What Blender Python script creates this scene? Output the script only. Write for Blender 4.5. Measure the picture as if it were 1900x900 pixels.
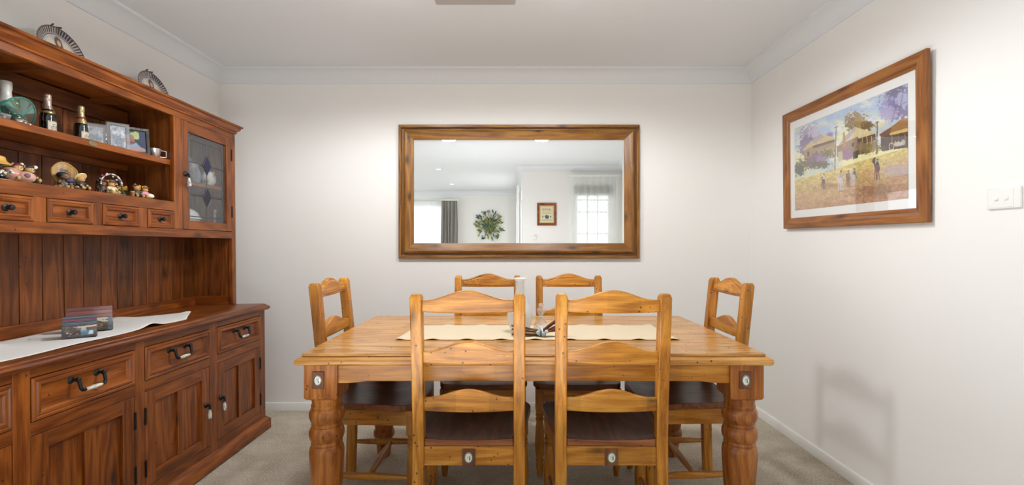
import bpy, bmesh, math, random
import numpy as np
from mathutils import Vector, Matrix, Euler

for o in list(bpy.data.objects):
    bpy.data.objects.remove(o)
S = bpy.context.scene
COL = S.collection
PI = math.pi
R_ = random.Random(7)

# ------------------------------------------------------------------ camera
CAM_H = 1.173
cd = bpy.data.cameras.new('camera')
cd.sensor_width = 36.0
cd.lens = 17.0
cd.shift_x = -6 / 1900
cd.shift_y = 3 / 1900
cd.clip_start = 0.05
cam = bpy.data.objects.new('camera', cd)
cam.location = (0, 0, CAM_H)
cam.rotation_euler = (PI / 2, 0, 0)
COL.objects.link(cam)
S.camera = cam

# ------------------------------------------------------------------ world: overcast daylight
W = bpy.data.worlds.new('world')
S.world = W
W.use_nodes = True
W.node_tree.nodes['Background'].inputs[0].default_value = (0.93, 0.97, 1.0, 1)
W.node_tree.nodes['Background'].inputs[1].default_value = .9

# ------------------------------------------------------------------ daylight entering by the windows, and an added fill lamp
def area(name, loc, rot, sx, sy, power, col=(1, 1, 1)):
    l = bpy.data.lights.new(name, 'AREA')
    l.shape = 'RECTANGLE'
    l.size, l.size_y, l.energy, l.color = sx, sy, power, col
    o = bpy.data.objects.new(name, l)
    o.location, o.rotation_euler = loc, rot
    COL.objects.link(o)
    return o
area('daylight_far_window', (-2.35, -4.75, 1.25), (PI / 2, 0, PI), 1.7, 2.0, 10, (.96, .98, 1))
area('daylight_garden_window', (-4.95, -1.6, 1.25), (PI / 2, 0, -PI / 2), 3.4, 2.0, 16, (.96, .98, 1))
area('daylight_rear_window', (1.22, -1.05, 1.2), (PI / 2, 0, PI), 0.6, 1.9, 45, (.96, .98, 1))
area('daylight_side_window', (0.42, -2.6, 1.2), (PI / 2, 0, PI / 2), 1.8, 1.9, 8, (.96, .98, 1))
area('added_ceiling_bounce_fill', (-.35, .72, .50), (PI, 0, 0), 1.2, 1.2, 11.5, (.93, .97, 1))  # added upward lamp out of view; its ceiling bounce brightens the upper walls

S.view_settings.view_transform = 'Standard'
S.view_settings.look = 'None'
S.view_settings.exposure = 1.36
S.view_settings.gamma = 1.0
S.view_settings.use_curve_mapping = False
try:
    S.cycles.max_bounces = 10
    S.cycles.diffuse_bounces = 6
    S.cycles.glossy_bounces = 5
    S.cycles.transmission_bounces = 8
    S.cycles.transparent_max_bounces = 24
    S.cycles.caustics_reflective = False
    S.cycles.caustics_refractive = False
    S.cycles.sample_clamp_indirect = 6.0
except Exception:
    pass

# ------------------------------------------------------------------ materials
def lin(c):
    c = c / 255.0
    return c / 12.92 if c <= 0.04045 else ((c + 0.055) / 1.055) ** 2.4
def rgb(r, g, b):
    return (lin(r), lin(g), lin(b), 1.0)
_M = {}
class NT:
    """small node-graph helper"""
    def __init__(s, name):
        s.m = bpy.data.materials.new(name)
        s.m.use_nodes = True
        s.t = s.m.node_tree
        s.t.nodes.clear()
        s.out = s.t.nodes.new('ShaderNodeOutputMaterial')
    def n(s, typ, **kw):
        nd = s.t.nodes.new(typ)
        for k, v in kw.items():
            if hasattr(nd, k) and k not in ('inputs',):
                try:
                    setattr(nd, k, v)
                    continue
                except Exception:
                    pass
            nd.inputs[k].default_value = v
        return nd
    def l(s, a, b):
        s.t.links.new(a, b)
    def surf(s, sh):
        s.l(sh, s.out.inputs['Surface'])
    def math(s, op, a, b=None, clamp=False):
        nd = s.t.nodes.new('ShaderNodeMath')
        nd.operation = op
        nd.use_clamp = clamp
        for i, v in enumerate((a, b)):
            if v is None: continue
            if hasattr(v, 'links'): s.l(v, nd.inputs[i])
            else: nd.inputs[i].default_value = v
        return nd.outputs[0]
    def mix(s, fac, a, b, blend='MIX'):
        nd = s.t.nodes.new('ShaderNodeMix')
        nd.data_type = 'RGBA'
        nd.blend_type = blend
        for i, v in ((0, fac), (6, a), (7, b)):
            if hasattr(v, 'links'): s.l(v, nd.inputs[i])
            else: nd.inputs[i].default_value = v
        return nd.outputs[2]
    def ramp(s, fac, stops):
        nd = s.t.nodes.new('ShaderNodeValToRGB')
        e = nd.color_ramp.elements
        while len(e) < len(stops): e.new(0.5)
        for i, (p, c) in enumerate(stops):
            e[i].position = p
            e[i].color = c if len(c) == 4 else (*c, 1)
        s.l(fac, nd.inputs[0])
        return nd.outputs[0]
    def bsdf(s, **kw):
        nd = s.t.nodes.new('ShaderNodeBsdfPrincipled')
        for k, v in kw.items():
            if k == 'base': k = 'Base Color'
            i = nd.inputs[k.replace('_', ' ')]
            if hasattr(v, 'links'): s.l(v, i)
            else: i.default_value = v
        s.surf(nd.outputs[0])
        return nd

def wood(tone, axis):
    """varnished pine: grain along an axis, growth rings, knots, old nail holes"""
    key = ('wood', tone, axis)
    if key in _M: return _M[key]
    P = dict(
        honey=dict(d=rgb(132, 76, 18), m=rgb(182, 118, 36), l=rgb(208, 150, 62), rough=.34, holes=1.25, knot=.4),
        top=dict(d=rgb(140, 86, 34), m=rgb(186, 132, 66), l=rgb(210, 162, 98), rough=.26, holes=.7, knot=.35),
        leg=dict(d=rgb(110, 56, 18), m=rgb(160, 94, 38), l=rgb(190, 124, 58), rough=.36, holes=.6, knot=.35),
        seat=dict(d=rgb(44, 21, 9), m=rgb(80, 42, 18), l=rgb(106, 62, 30), rough=.36, holes=.15, knot=.2),
        dresser=dict(d=rgb(76, 34, 8), m=rgb(126, 64, 17), l=rgb(156, 88, 30), rough=.36, holes=.35, knot=.55),
        plank=dict(d=rgb(66, 30, 8), m=rgb(108, 56, 17), l=rgb(134, 76, 28), rough=.42, holes=.3, knot=.65),
        frame=dict(d=rgb(86, 50, 12), m=rgb(130, 84, 28), l=rgb(160, 112, 46), rough=.34, holes=.25, knot=.55),
        picture=dict(d=rgb(100, 54, 18), m=rgb(146, 88, 36), l=rgb(172, 112, 52), rough=.36, holes=.25, knot=.5),
        seat_edge=dict(d=rgb(88, 46, 24), m=rgb(130, 76, 42), l=rgb(158, 98, 60), rough=.38, holes=.3, knot=.4),
        plaque=dict(d=rgb(84, 46, 30), m=rgb(108, 64, 44), l=rgb(128, 80, 56), rough=.5, holes=0, knot=0),
    )[tone]
    g = NT('wood_%s_%s' % (tone, axis))
    tc = g.n('ShaderNodeTexCoord')
    oi = g.n('ShaderNodeObjectInfo')
    off = g.n('ShaderNodeVectorMath', operation='SCALE')
    off.inputs[0].default_value = (17.3, 9.1, 23.7)
    g.l(oi.outputs['Random'], off.inputs['Scale'])
    add = g.n('ShaderNodeVectorMath', operation='ADD')
    g.l(tc.outputs['Object'], add.inputs[0]); g.l(off.outputs[0], add.inputs[1])
    def mapped(k):
        mp = g.n('ShaderNodeMapping')
        mp.inputs['Scale'].default_value = tuple(k if a == axis else 1.0 for a in 'xyz')
        g.l(add.outputs[0], mp.inputs['Vector'])
        return mp.outputs[0]
    va, vb, vc = mapped(.045), mapped(.13), mapped(.42)
    fine = g.n('ShaderNodeTexNoise', Scale=170.0, Detail=5.0, Roughness=.7)
    g.l(va, fine.inputs['Vector'])
    broad = g.n('ShaderNodeTexNoise', Scale=9.0, Detail=2.0, Roughness=.5)
    g.l(vb, broad.inputs['Vector'])
    ring = g.math('SINE', g.math('MULTIPLY', broad.outputs['Fac'], 46.0))
    ring = g.math('MULTIPLY_ADD', ring, .5); g.t.nodes[-1].inputs[2].default_value = .5
    f = g.math('ADD', g.math('MULTIPLY', fine.outputs['Fac'], .46), g.math('MULTIPLY', ring, .12))
    f = g.math('ADD', f, g.math('MULTIPLY', broad.outputs['Fac'], .26))
    f = g.math('ADD', f, .12)
    c = g.ramp(f, [(.38, P['d']), (.54, P['m']), (.68, P['l'])])
    # board to board tone
    tv = .62 if tone == 'plank' else .30
    tone_v = g.math('MULTIPLY_ADD', oi.outputs['Random'], tv)
    g.t.nodes[-1].inputs[2].default_value = 1 - tv * .5
    hsv = g.n('ShaderNodeHueSaturation')
    g.l(c, hsv.inputs['Color']); g.l(tone_v, hsv.inputs['Value'])
    c = hsv.outputs[0]
    if tone in ('honey', 'top'):            # finger-jointed staves of slightly different timber
        sx = g.n('ShaderNodeSeparateXYZ'); g.l(add.outputs[0], sx.inputs[0])
        st = g.math('FLOOR', g.math('MULTIPLY', sx.outputs['xyz'.index(axis)], 8.5 if tone == 'honey' else 2.2))
        wn = g.n('ShaderNodeTexWhiteNoise', noise_dimensions='1D'); g.l(st, wn.inputs['W'])
        sv = g.math('MULTIPLY_ADD', wn.outputs['Value'], .22); g.t.nodes[-1].inputs[2].default_value = .89
        h2 = g.n('ShaderNodeHueSaturation'); g.l(c, h2.inputs['Color']); g.l(sv, h2.inputs['Value'])
        c = h2.outputs[0]
    if P['knot']:
        vo = g.n('ShaderNodeTexVoronoi', Scale=11.0)
        g.l(vc, vo.inputs['Vector'])
        sep = g.n('ShaderNodeSeparateColor'); g.l(vo.outputs['Color'], sep.inputs[0])
        on = g.math('LESS_THAN', sep.outputs[0], P['knot'])
        core = g.ramp(vo.outputs['Distance'], [(.07, (1, 1, 1, 1)), (.13, (.5, .5, .5, 1)), (.25, (0, 0, 0, 1))])
        k = g.math('MULTIPLY', core, on)
        c = g.mix(g.math('MULTIPLY', k, .8), c, tuple(x * .22 for x in P['d'][:3]) + (1,))
    if P['holes']:
        vo = g.n('ShaderNodeTexVoronoi', Scale=42.0)
        g.l(add.outputs[0], vo.inputs['Vector'])
        sep = g.n('ShaderNodeSeparateColor'); g.l(vo.outputs['Color'], sep.inputs[0])
        on = g.math('LESS_THAN', sep.outputs[1], P['holes'] * .34)
        core = g.ramp(vo.outputs['Distance'], [(.11, (1, 1, 1, 1)), (.18, (0, 0, 0, 1))])
        c = g.mix(g.math('MULTIPLY', g.math('MULTIPLY', core, on), .88), c, (.018, .010, .006, 1))
    bp = g.n('ShaderNodeBump', Strength=.06, Distance=.002)
    g.l(fine.outputs['Fac'], bp.inputs['Height'])
    b = g.bsdf(base=c, Roughness=P['rough'])
    b.inputs['Specular IOR Level'].default_value = .28 if tone == 'seat' else .45
    g.l(bp.outputs[0], b.inputs['Normal'])
    _M[key] = g.m
    return g.m

def plain(name, col, rough=.5, metal=0.0, bump=0.0, bscale=200.0, vary=0.0, spec=.5, coat=0.0):
    if name in _M: return _M[name]
    g = NT(name)
    tc = g.n('ShaderNodeTexCoord')
    no = g.n('ShaderNodeTexNoise', Scale=bscale, Detail=3.0)
    g.l(tc.outputs['Object'], no.inputs['Vector'])
    c = col
    if vary:
        c = g.mix(no.outputs['Fac'], tuple(x * (1 - vary) for x in col[:3]) + (1,), tuple(min(1, x * (1 + vary)) for x in col[:3]) + (1,))
    b = g.bsdf(base=c, Roughness=rough, Metallic=metal)
    b.inputs['Specular IOR Level'].default_value = spec
    b.inputs['Coat Weight'].default_value = coat
    if bump:
        bp = g.n('ShaderNodeBump', Strength=bump, Distance=.002)
        g.l(no.outputs['Fac'], bp.inputs['Height']); g.l(bp.outputs[0], b.inputs['Normal'])
    _M[name] = g.m
    return g.m

def painted(name='painted', rough=.4, coat=0.0, spec=.5):
    """own colours held in the mesh (glaze, print, enamel)"""
    if name in _M: return _M[name]
    g = NT(name)
    at = g.n('ShaderNodeAttribute'); at.attribute_name = 'paint'
    b = g.bsdf(base=at.outputs['Color'], Roughness=rough)
    b.inputs['Coat Weight'].default_value = coat
    b.inputs['Specular IOR Level'].default_value = spec
    _M[name] = g.m
    return g.m

def clear_glass(name, tint=(1, 1, 1), gloss=.08, haze=0.0, hazecol=(.9, .9, .9), rough=0.0, edge=.45):
    """thin sheet or blown glass: mostly see-through, a share of mirror reflection, optional haze"""
    if name in _M: return _M[name]
    g = NT(name)
    tr = g.n('ShaderNodeBsdfTransparent'); tr.inputs[0].default_value = (*tint, 1)
    gl = g.n('ShaderNodeBsdfGlossy'); gl.inputs['Roughness'].default_value = rough
    lw = g.n('ShaderNodeLayerWeight', Blend=.35)
    fac = g.math('MULTIPLY_ADD', lw.outputs['Facing'], edge)
    g.t.nodes[-1].inputs[2].default_value = gloss
    m1 = g.n('ShaderNodeMixShader')
    g.l(fac, m1.inputs[0]); g.l(tr.outputs[0], m1.inputs[1]); g.l(gl.outputs[0], m1.inputs[2])
    o = m1.outputs[0]
    if haze:
        df = g.n('ShaderNodeBsdfDiffuse'); df.inputs[0].default_value = (*hazecol, 1)
        m2 = g.n('ShaderNodeMixShader'); m2.inputs[0].default_value = haze
        g.l(o, m2.inputs[1]); g.l(df.outputs[0], m2.inputs[2]); o = m2.outputs[0]
    g.surf(o)
    _M[name] = g.m
    return g.m

def sheer(name, col, see=.3, trans=.45):
    if name in _M: return _M[name]
    g = NT(name)
    tr = g.n('ShaderNodeBsdfTransparent')
    tl = g.n('ShaderNodeBsdfTranslucent'); tl.inputs[0].default_value = (*col, 1)
    df = g.n('ShaderNodeBsdfDiffuse'); df.inputs[0].default_value = (*col, 1)
    m1 = g.n('ShaderNodeMixShader'); m1.inputs[0].default_value = trans
    g.l(df.outputs[0], m1.inputs[1]); g.l(tl.outputs[0], m1.inputs[2])
    m2 = g.n('ShaderNodeMixShader'); m2.inputs[0].default_value = see
    g.l(m1.outputs[0], m2.inputs[1]); g.l(tr.outputs[0], m2.inputs[2])
    g.surf(m2.outputs[0])
    _M[name] = g.m
    return g.m

def carpet():
    g = NT('carpet')
    tc = g.n('ShaderNodeTexCoord')
    fine = g.n('ShaderNodeTexNoise', Scale=150.0, Detail=4.0, Roughness=.75); g.l(tc.outputs['Object'], fine.inputs['Vector'])
    tuft = g.n('ShaderNodeTexVoronoi', Scale=95.0); g.l(tc.outputs['Object'], tuft.inputs['Vector'])
    big = g.n('ShaderNodeTexNoise', Scale=4.5, Detail=4.0, Roughness=.65); g.l(tc.outputs['Object'], big.inputs['Vector'])
    f = g.math('ADD', g.math('MULTIPLY', fine.outputs['Fac'], .75), g.math('MULTIPLY', big.outputs['Fac'], .25))
    c1 = g.ramp(f, [(.38, rgb(166, 153, 132)), (.5, rgb(214, 203, 184)), (.62, rgb(242, 233, 216))])
    b = g.bsdf(base=c1, Roughness=.95)
    b.inputs['Specular IOR Level'].default_value = .1
    h = g.math('ADD', fine.outputs['Fac'], g.math('MULTIPLY', tuft.outputs['Distance'], .5))
    bp = g.n('ShaderNodeBump', Strength=.9, Distance=.010); g.l(h, bp.inputs['Height']); g.l(bp.outputs[0], b.inputs['Normal'])
    return g.m

def emit(name, col, s):
    if name in _M: return _M[name]
    g = NT(name)
    e = g.n('ShaderNodeEmission', Strength=s); e.inputs[0].default_value = (*col, 1)
    g.surf(e.outputs[0]); _M[name] = g.m
    return g.m

def mirror_mat():
    g = NT('mirror_silver')
    gl = g.n('ShaderNodeBsdfGlossy'); gl.inputs['Color'].default_value = (.93, .94, .94, 1); gl.inputs['Roughness'].default_value = 0.0
    g.surf(gl.outputs[0]); return g.m

M_WALL = plain('wall_paint', rgb(239, 238, 235), .75, bump=.05, bscale=350, spec=.25)
M_CEIL = plain('ceiling_paint', rgb(228, 231, 234), .85, spec=.2)
M_TRIM = plain('trim_gloss', rgb(236, 235, 231), .45)
M_BLACK = plain('black_iron', rgb(26, 26, 28), .42, .3, bump=.15, bscale=90)
M_WHITE = plain('white_plastic', rgb(236, 236, 234), .35)
M_CHROME = plain('polished_steel', rgb(232, 232, 232), .28, .85)
M_SILVER = plain('cast_silver', rgb(190, 186, 176), .3, 1.0, bump=.6, bscale=60)
M_CERAMIC = painted('glazed_ceramic', .2, .3)
M_PAINT = painted('painted_resin', .5)
M_PRINT = painted('paper_print', .6, spec=.3)

# ------------------------------------------------------------------ mesh builder
class MB:
    def __init__(s, M=None):
        s.v, s.f, s.mi, s.fc = [], [], [], []
        s.M = M or Matrix.Identity(4)
        s.m, s.c = 0, None
    def add(s, vs, fs, M=None):
        b = len(s.v)
        T = s.M @ M if M is not None else s.M
        s.v += [tuple(T @ Vector(p)) for p in vs]
        for f in fs:
            s.f.append([b + i for i in f]); s.mi.append(s.m); s.fc.append(s.c)
        return s
    def box(s, x0, x1, y0, y1, z0, z1, M=None):
        return s.add([(x, y, z) for z in (z0, z1) for y in (y0, y1) for x in (x0, x1)],
                     [(0, 2, 3, 1), (4, 5, 7, 6), (0, 1, 5, 4), (2, 6, 7, 3), (0, 4, 6, 2), (1, 3, 7, 5)], M)
    def lathe(s, prof, at=(0, 0, 0), seg=24, M=None, sx=1.0, sy=1.0):
        vs, fs, n = [], [], len(prof)
        for r, z in prof:
            for k in range(seg):
                a = 2 * PI * k / seg
                vs.append((at[0] + max(r, 1e-5) * math.cos(a) * sx, at[1] + max(r, 1e-5) * math.sin(a) * sy, at[2] + z))
        for i in range(n - 1):
            for k in range(seg):
                k2 = (k + 1) % seg
                fs.append((i * seg + k, i * seg + k2, (i + 1) * seg + k2, (i + 1) * seg + k))
        fs.append(tuple(range(seg - 1, -1, -1))); fs.append(tuple((n - 1) * seg + k for k in range(seg)))
        return s.add(vs, fs, M)
    def ball(s, c, r, seg=12, rings=8, M=None):
        if not hasattr(r, '__len__'): r = (r, r, r)
        vs, fs = [], []
        for i in range(1, rings):
            t = PI * i / rings
            for k in range(seg):
                a = 2 * PI * k / seg
                vs.append((c[0] + r[0] * math.sin(t) * math.cos(a), c[1] + r[1] * math.sin(t) * math.sin(a), c[2] + r[2] * math.cos(t)))
        n = len(vs)
        vs += [(c[0], c[1], c[2] + r[2]), (c[0], c[1], c[2] - r[2])]
        for i in range(rings - 2):
            for k in range(seg):
                k2 = (k + 1) % seg
                fs.append((i * seg + k, (i + 1) * seg + k, (i + 1) * seg + k2, i * seg + k2))
        for k in range(seg):
            k2 = (k + 1) % seg
            fs.append((n, k, k2)); fs.append((n + 1, (rings - 2) * seg + k2, (rings - 2) * seg + k))
        return s.add(vs, fs, M)
    def tube(s, pts, rad, seg=8, M=None, close=False):
        pts = [Vector(p) for p in pts]
        n = len(pts)
        if not hasattr(rad, '__len__'): rad = [rad] * n
        vs, fs, up = [], [], None
        for i, p in enumerate(pts):
            if close: t = pts[(i + 1) % n] - pts[i - 1]
            else: t = pts[min(i + 1, n - 1)] - pts[max(i - 1, 0)]
            t = t.normalized() if t.length > 1e-9 else Vector((0, 0, 1))
            if up is None:
                up = Vector((0, 0, 1)) if abs(t.z) < .9 else Vector((1, 0, 0))
            a = (up - t * up.dot(t)).normalized(); b = t.cross(a); up = a
            for k in range(seg):
                q = 2 * PI * k / seg
                vs.append(tuple(p + (a * math.cos(q) + b * math.sin(q)) * rad[i]))
        for i in range(n if close else n - 1):
            j = (i + 1) % n
            for k in range(seg):
                k2 = (k + 1) % seg
                fs.append((i * seg + k, i * seg + k2, j * seg + k2, j * seg + k))
        if not close:
            fs.append(tuple(range(seg - 1, -1, -1))); fs.append(tuple((n - 1) * seg + k for k in range(seg)))
        return s.add(vs, fs, M)
    def prism(s, poly, t0, t1, fn):
        """poly in (a,b); fn(a,b,t) -> xyz"""
        n = len(poly)
        vs = [fn(a, b, t0) for a, b in poly] + [fn(a, b, t1) for a, b in poly]
        fs = [tuple(range(n)), tuple(range(2 * n - 1, n - 1, -1))] + [(i, (i + 1) % n, n + (i + 1) % n, n + i) for i in range(n)]
        return s.add(vs, fs)
    def frame(s, a0, a1, b0, b1, prof, fn, mh=0, mv=0, closed=True):
        """mitred frame: prof = [(inset, height)], fn(a,b,h) -> xyz"""
        rings = []
        for d, h in prof:
            rings.append([fn(a0 + d, b0 + d, h), fn(a1 - d, b0 + d, h), fn(a1 - d, b1 - d, h), fn(a0 + d, b1 - d, h)])
        n, old = len(rings), s.m
        for i in range(n if closed else n - 1):
            A, B = rings[i], rings[(i + 1) % n]
            for k in range(4):
                k2 = (k + 1) % 4
                s.m = mh if k in (0, 2) else mv
                s.add([A[k], A[k2], B[k2], B[k]], [(0, 1, 2, 3)])
        s.m = old
        return s
    def rectstack(s, x0, x1, y0, y1, prof, fl=(1, 1, 1, 1)):
        rings = [[(x0 - o * fl[0], y0 - o * fl[2], z), (x1 + o * fl[1], y0 - o * fl[2], z), (x1 + o * fl[1], y1 + o * fl[3], z), (x0 - o * fl[0], y1 + o * fl[3], z)] for o, z in prof]
        vs = [p for r in rings for p in r]
        n = len(rings)
        fs = [(3, 2, 1, 0), tuple(4 * (n - 1) + k for k in range(4))]
        for i in range(n - 1):
            for k in range(4):
                k2 = (k + 1) % 4
                fs.append((4 * i + k, 4 * i + k2, 4 * i + 4 + k2, 4 * i + 4 + k))
        return s.add(vs, fs)
    def grid(s, nu, nv, fn, colfn=None):
        us, vv = np.linspace(0, 1, nu + 1), np.linspace(0, 1, nv + 1)
        b = len(s.v)
        for v in vv:
            for u in us:
                s.v.append(tuple(s.M @ Vector(fn(u, v))))
        cols = None
        if colfn is not None:
            U, V = np.meshgrid(us, vv)
            cols = colfn(U, V)
        for j in range(nv):
            for i in range(nu):
                q = b + j * (nu + 1) + i
                s.f.append([q, q + 1, q + nu + 2, q + nu + 1]); s.mi.append(s.m)
                s.fc.append([cols[j, i], cols[j, i + 1], cols[j + 1, i + 1], cols[j + 1, i]] if cols is not None else s.c)
        return s
    def build(s, name, mats, parent=None, bevel=0.0, seg=2, smooth=True, angle=38, recalc=True, sub=0, thick=0.0):
        if not isinstance(mats, (list, tuple)): mats = [mats]
        me = bpy.data.meshes.new(name)
        me.from_pydata(s.v, [], s.f)
        for m in mats: me.materials.append(m)
        me.polygons.foreach_set('material_index', s.mi)
        if any(c is not None for c in s.fc):
            at = me.color_attributes.new('paint', 'FLOAT_COLOR', 'CORNER')
            buf = []
            for p in me.polygons:
                c = s.fc[p.index]
                if isinstance(c, list):
                    for k in c: buf.extend(rgb(*k))
                    continue
                q = rgb(*(c or (200, 200, 200))[:3])
                for _ in range(p.loop_total): buf.extend(q)
            at.data.foreach_set('color', buf)
        me.validate(clean_customdata=False)
        if recalc:
            bm = bmesh.new(); bm.from_mesh(me)
            bmesh.ops.recalc_face_normals(bm, faces=bm.faces)
            bm.to_mesh(me); bm.free()
        if smooth:
            me.polygons.foreach_set('use_smooth', [True] * len(me.polygons))
            me.set_sharp_from_angle(angle=math.radians(angle))
        o = bpy.data.objects.new(name, me)
        COL.objects.link(o)
        if parent is not None: o.parent = parent
        if thick:
            md = o.modifiers.new('thickness', 'SOLIDIFY'); md.thickness = thick; md.offset = 0
        if bevel:
            md = o.modifiers.new('soft_edge', 'BEVEL'); md.width = bevel; md.segments = seg
            md.limit_method = 'ANGLE'; md.angle_limit = math.radians(50); md.harden_normals = False
        if sub:
            md = o.modifiers.new('smooth', 'SUBSURF'); md.levels = sub; md.render_levels = sub
        return o

def thing(name, label, cat, loc=(0, 0, 0), rot=(0, 0, 0), group=None):
    o = bpy.data.objects.new(name, None)
    o.empty_display_size = .05
    COL.objects.link(o)
    o.location, o.rotation_euler = loc, rot
    o['label'], o['category'] = label, cat
    if group: o['group'] = group
    return o
def tag(o, label, cat, group=None):
    o['label'], o['category'] = label, cat
    if group: o['group'] = group
    return o
def struct(o):
    o['kind'] = 'structure'
    return o
def dup(root, loc, rot, label, scale=None):
    r = root.copy(); COL.objects.link(r)
    r.location, r.rotation_euler = loc, rot
    if scale: r.scale = scale
    r['label'] = label
    for ch in list(root.children):
        c = ch.copy(); COL.objects.link(c); c.parent = r
        for g in list(ch.children):
            d = g.copy(); COL.objects.link(d); d.parent = c
    return r
def Tm(x=0, y=0, z=0, rx=0, ry=0, rz=0, s=1.0):
    return Matrix.Translation((x, y, z)) @ Euler((rx, ry, rz)).to_matrix().to_4x4() @ Matrix.Diagonal((s, s, s, 1))

# ------------------------------------------------------------------ painting on numpy points
def hash_noise(X, Y, seed=0):
    """smooth value noise"""
    xi, yi = np.floor(X).astype(int), np.floor(Y).astype(int)
    fx, fy = X - xi, Y - yi
    fx, fy = fx * fx * (3 - 2 * fx), fy * fy * (3 - 2 * fy)
    def h(a, b):
        n = (a * 374761393 + b * 668265263 + seed * 974711) & 0x7fffffff
        n = ((n ^ (n >> 13)) * 1274126177) & 0x7fffffff
        return ((n ^ (n >> 16)) & 0xffff) / 65535.0
    return (h(xi, yi) * (1 - fx) + h(xi + 1, yi) * fx) * (1 - fy) + (h(xi, yi + 1) * (1 - fx) + h(xi + 1, yi + 1) * fx) * fy
def fbm(X, Y, seed=0):
    return .5 * hash_noise(X, Y, seed) + .3 * hash_noise(X * 2.1, Y * 2.1, seed + 1) + .2 * hash_noise(X * 4.3, Y * 4.3, seed + 2)
class Canvas:
    def __init__(s, X, Y):
        s.X, s.Y = X, Y
        s.C = np.zeros(X.shape + (3,))
    def put(s, mask, col):
        m = np.clip(mask, 0, 1)[..., None]
        s.C = s.C * (1 - m) + np.asarray(col, float) * m
    def poly(s, pts, col, a=1.0):
        X, Y = s.X, s.Y
        ins = np.zeros(X.shape, bool)
        n = len(pts)
        for i in range(n):
            x1, y1 = pts[i]; x2, y2 = pts[(i + 1) % n]
            if y1 == y2: continue
            c = ((y1 > Y) != (y2 > Y)) & (X < (x2 - x1) * (Y - y1) / (y2 - y1) + x1)
            ins ^= c
        s.put(ins * a, col)
    def ell(s, cx, cy, rx, ry, col, a=1.0, soft=.15, rough=0.0, seed=0, nz=12.0):
        d = np.sqrt(((s.X - cx) / rx) ** 2 + ((s.Y - cy) / ry) ** 2)
        if rough: d = d + rough * (fbm(s.X / nz, s.Y / nz, seed) - .5) * 2
        s.put(np.clip((1 - d) / soft, 0, 1) * a, col)
    def line(s, x1, y1, x2, y2, w, col, a=1.0):
        dx, dy = x2 - x1, y2 - y1
        L2 = dx * dx + dy * dy
        t = np.clip(((s.X - x1) * dx + (s.Y - y1) * dy) / L2, 0, 1)
        d = np.hypot(s.X - x1 - t * dx, s.Y - y1 - t * dy)
        s.put((d < w / 2) * a, col)

# ================================================================== SETTING
H = 2.396
XR, XL, YB, YR = 1.666, -2.091, 3.417, -0.74
LX, LY, LT, RX = -4.6, -4.45, 0.62, 0.117          # living area beyond the opening, seen in the mirror
b = MB(); b.box(LX - .1, XR + .1, LY - .1, YB + .1, -.12, 0); struct(b.build('floor', carpet()))
b = MB(); b.box(LX - .1, XR + .1, LY - .1, YB + .1, H, H + .1); struct(b.build('ceiling', M_CEIL))

def wall(name, axis, p, q0, q1, out, holes=()):
    """wall in plane axis=p spanning q0..q1, thickness .1 on side out; holes = (q0,q1,z0,z1)"""
    b = MB()
    t0, t1 = sorted((p, p + .1 * out))
    def bx(a, c, z0, z1):
        if c - a < 1e-4 or z1 - z0 < 1e-4: return
        if axis == 'x': b.box(t0, t1, a, c, z0, z1)
        else: b.box(a, c, t0, t1, z0, z1)
    cur = q0
    for h0, h1, z0, z1 in sorted(holes):
        bx(cur, h0, 0, H); bx(h0, h1, 0, z0); bx(h0, h1, z1, H); cur = h1
    bx(cur, q1, 0, H)
    return struct(b.build(name, M_WALL, smooth=False))
wall('wall_back', 'y', YB, XL, XR, 1)
wall('wall_right', 'x', XR, YR, YB + .1, 1)
wall('wall_left', 'x', XL, LT, YB + .1, -1)
wall('wall_front', 'y', LT, LX, XL - .1, 1)
wall('wall_outer', 'x', LX, LY, LT + .1, -1, [(-3.5, .0, .25, 2.15)])
wall('wall_far', 'y', LY, LX - .1, RX + .1, -1, [(-3.2, -1.62, .3, 2.10)])
wall('wall_side', 'x', RX, LY, YR, 1, [(-3.6, -1.5, .1, 2.1)])
wall('wall_rear', 'y', YR, RX + .1, XR + .1, -1, [(.93, 1.50, .12, 2.10)])

OUT = [(XR, YR), (XR, YB), (XL, YB), (XL, LT), (LX, LT), (LX, LY), (RX, LY), (RX, YR)]
NAMES = ['right', 'back', 'left', 'front', 'outer', 'far', 'side', 'rear']
def inset(i, o):
    n = len(OUT)
    p0, p1, p2 = [np.array(OUT[(i + k) % n], float) for k in (-1, 0, 1)]
    d1, d2 = (p1 - p0) / np.linalg.norm(p1 - p0), (p2 - p1) / np.linalg.norm(p2 - p1)
    n1, n2 = np.array((-d1[1], d1[0])), np.array((-d2[1], d2[0]))
    return p1 + (n1 + n2) / (1 + n1.dot(n2)) * o
def run_trim(name, prof, mat, i, angle=30):
    b = MB()
    A = [(*inset(i, o), z) for o, z in prof]; B = [(*inset((i + 1) % 8, o), z) for o, z in prof]
    n = len(prof)
    b.add(A + B, [(k, (k + 1) % n, n + (k + 1) % n, n + k) for k in range(n)])
    return struct(b.build(name, mat, angle=angle))
cove = [(0, 2.305), (.008, 2.305), (.009, 2.311)] + [(.084 - .075 * math.cos(a), 2.309 + .072 * math.sin(a)) for a in np.linspace(.03, PI / 2, 9)] + [(.092, 2.383), (.092, H), (0, H)]
skirt = [(0, 0), (.014, 0), (.014, .046), (.010, .054), (0, .055)]
for i in range(8):
    run_trim('trim_%d' % (i + 1), cove, M_CEIL, i)
    run_trim('baseboard_' + NAMES[i], skirt, M_TRIM, i)

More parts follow.
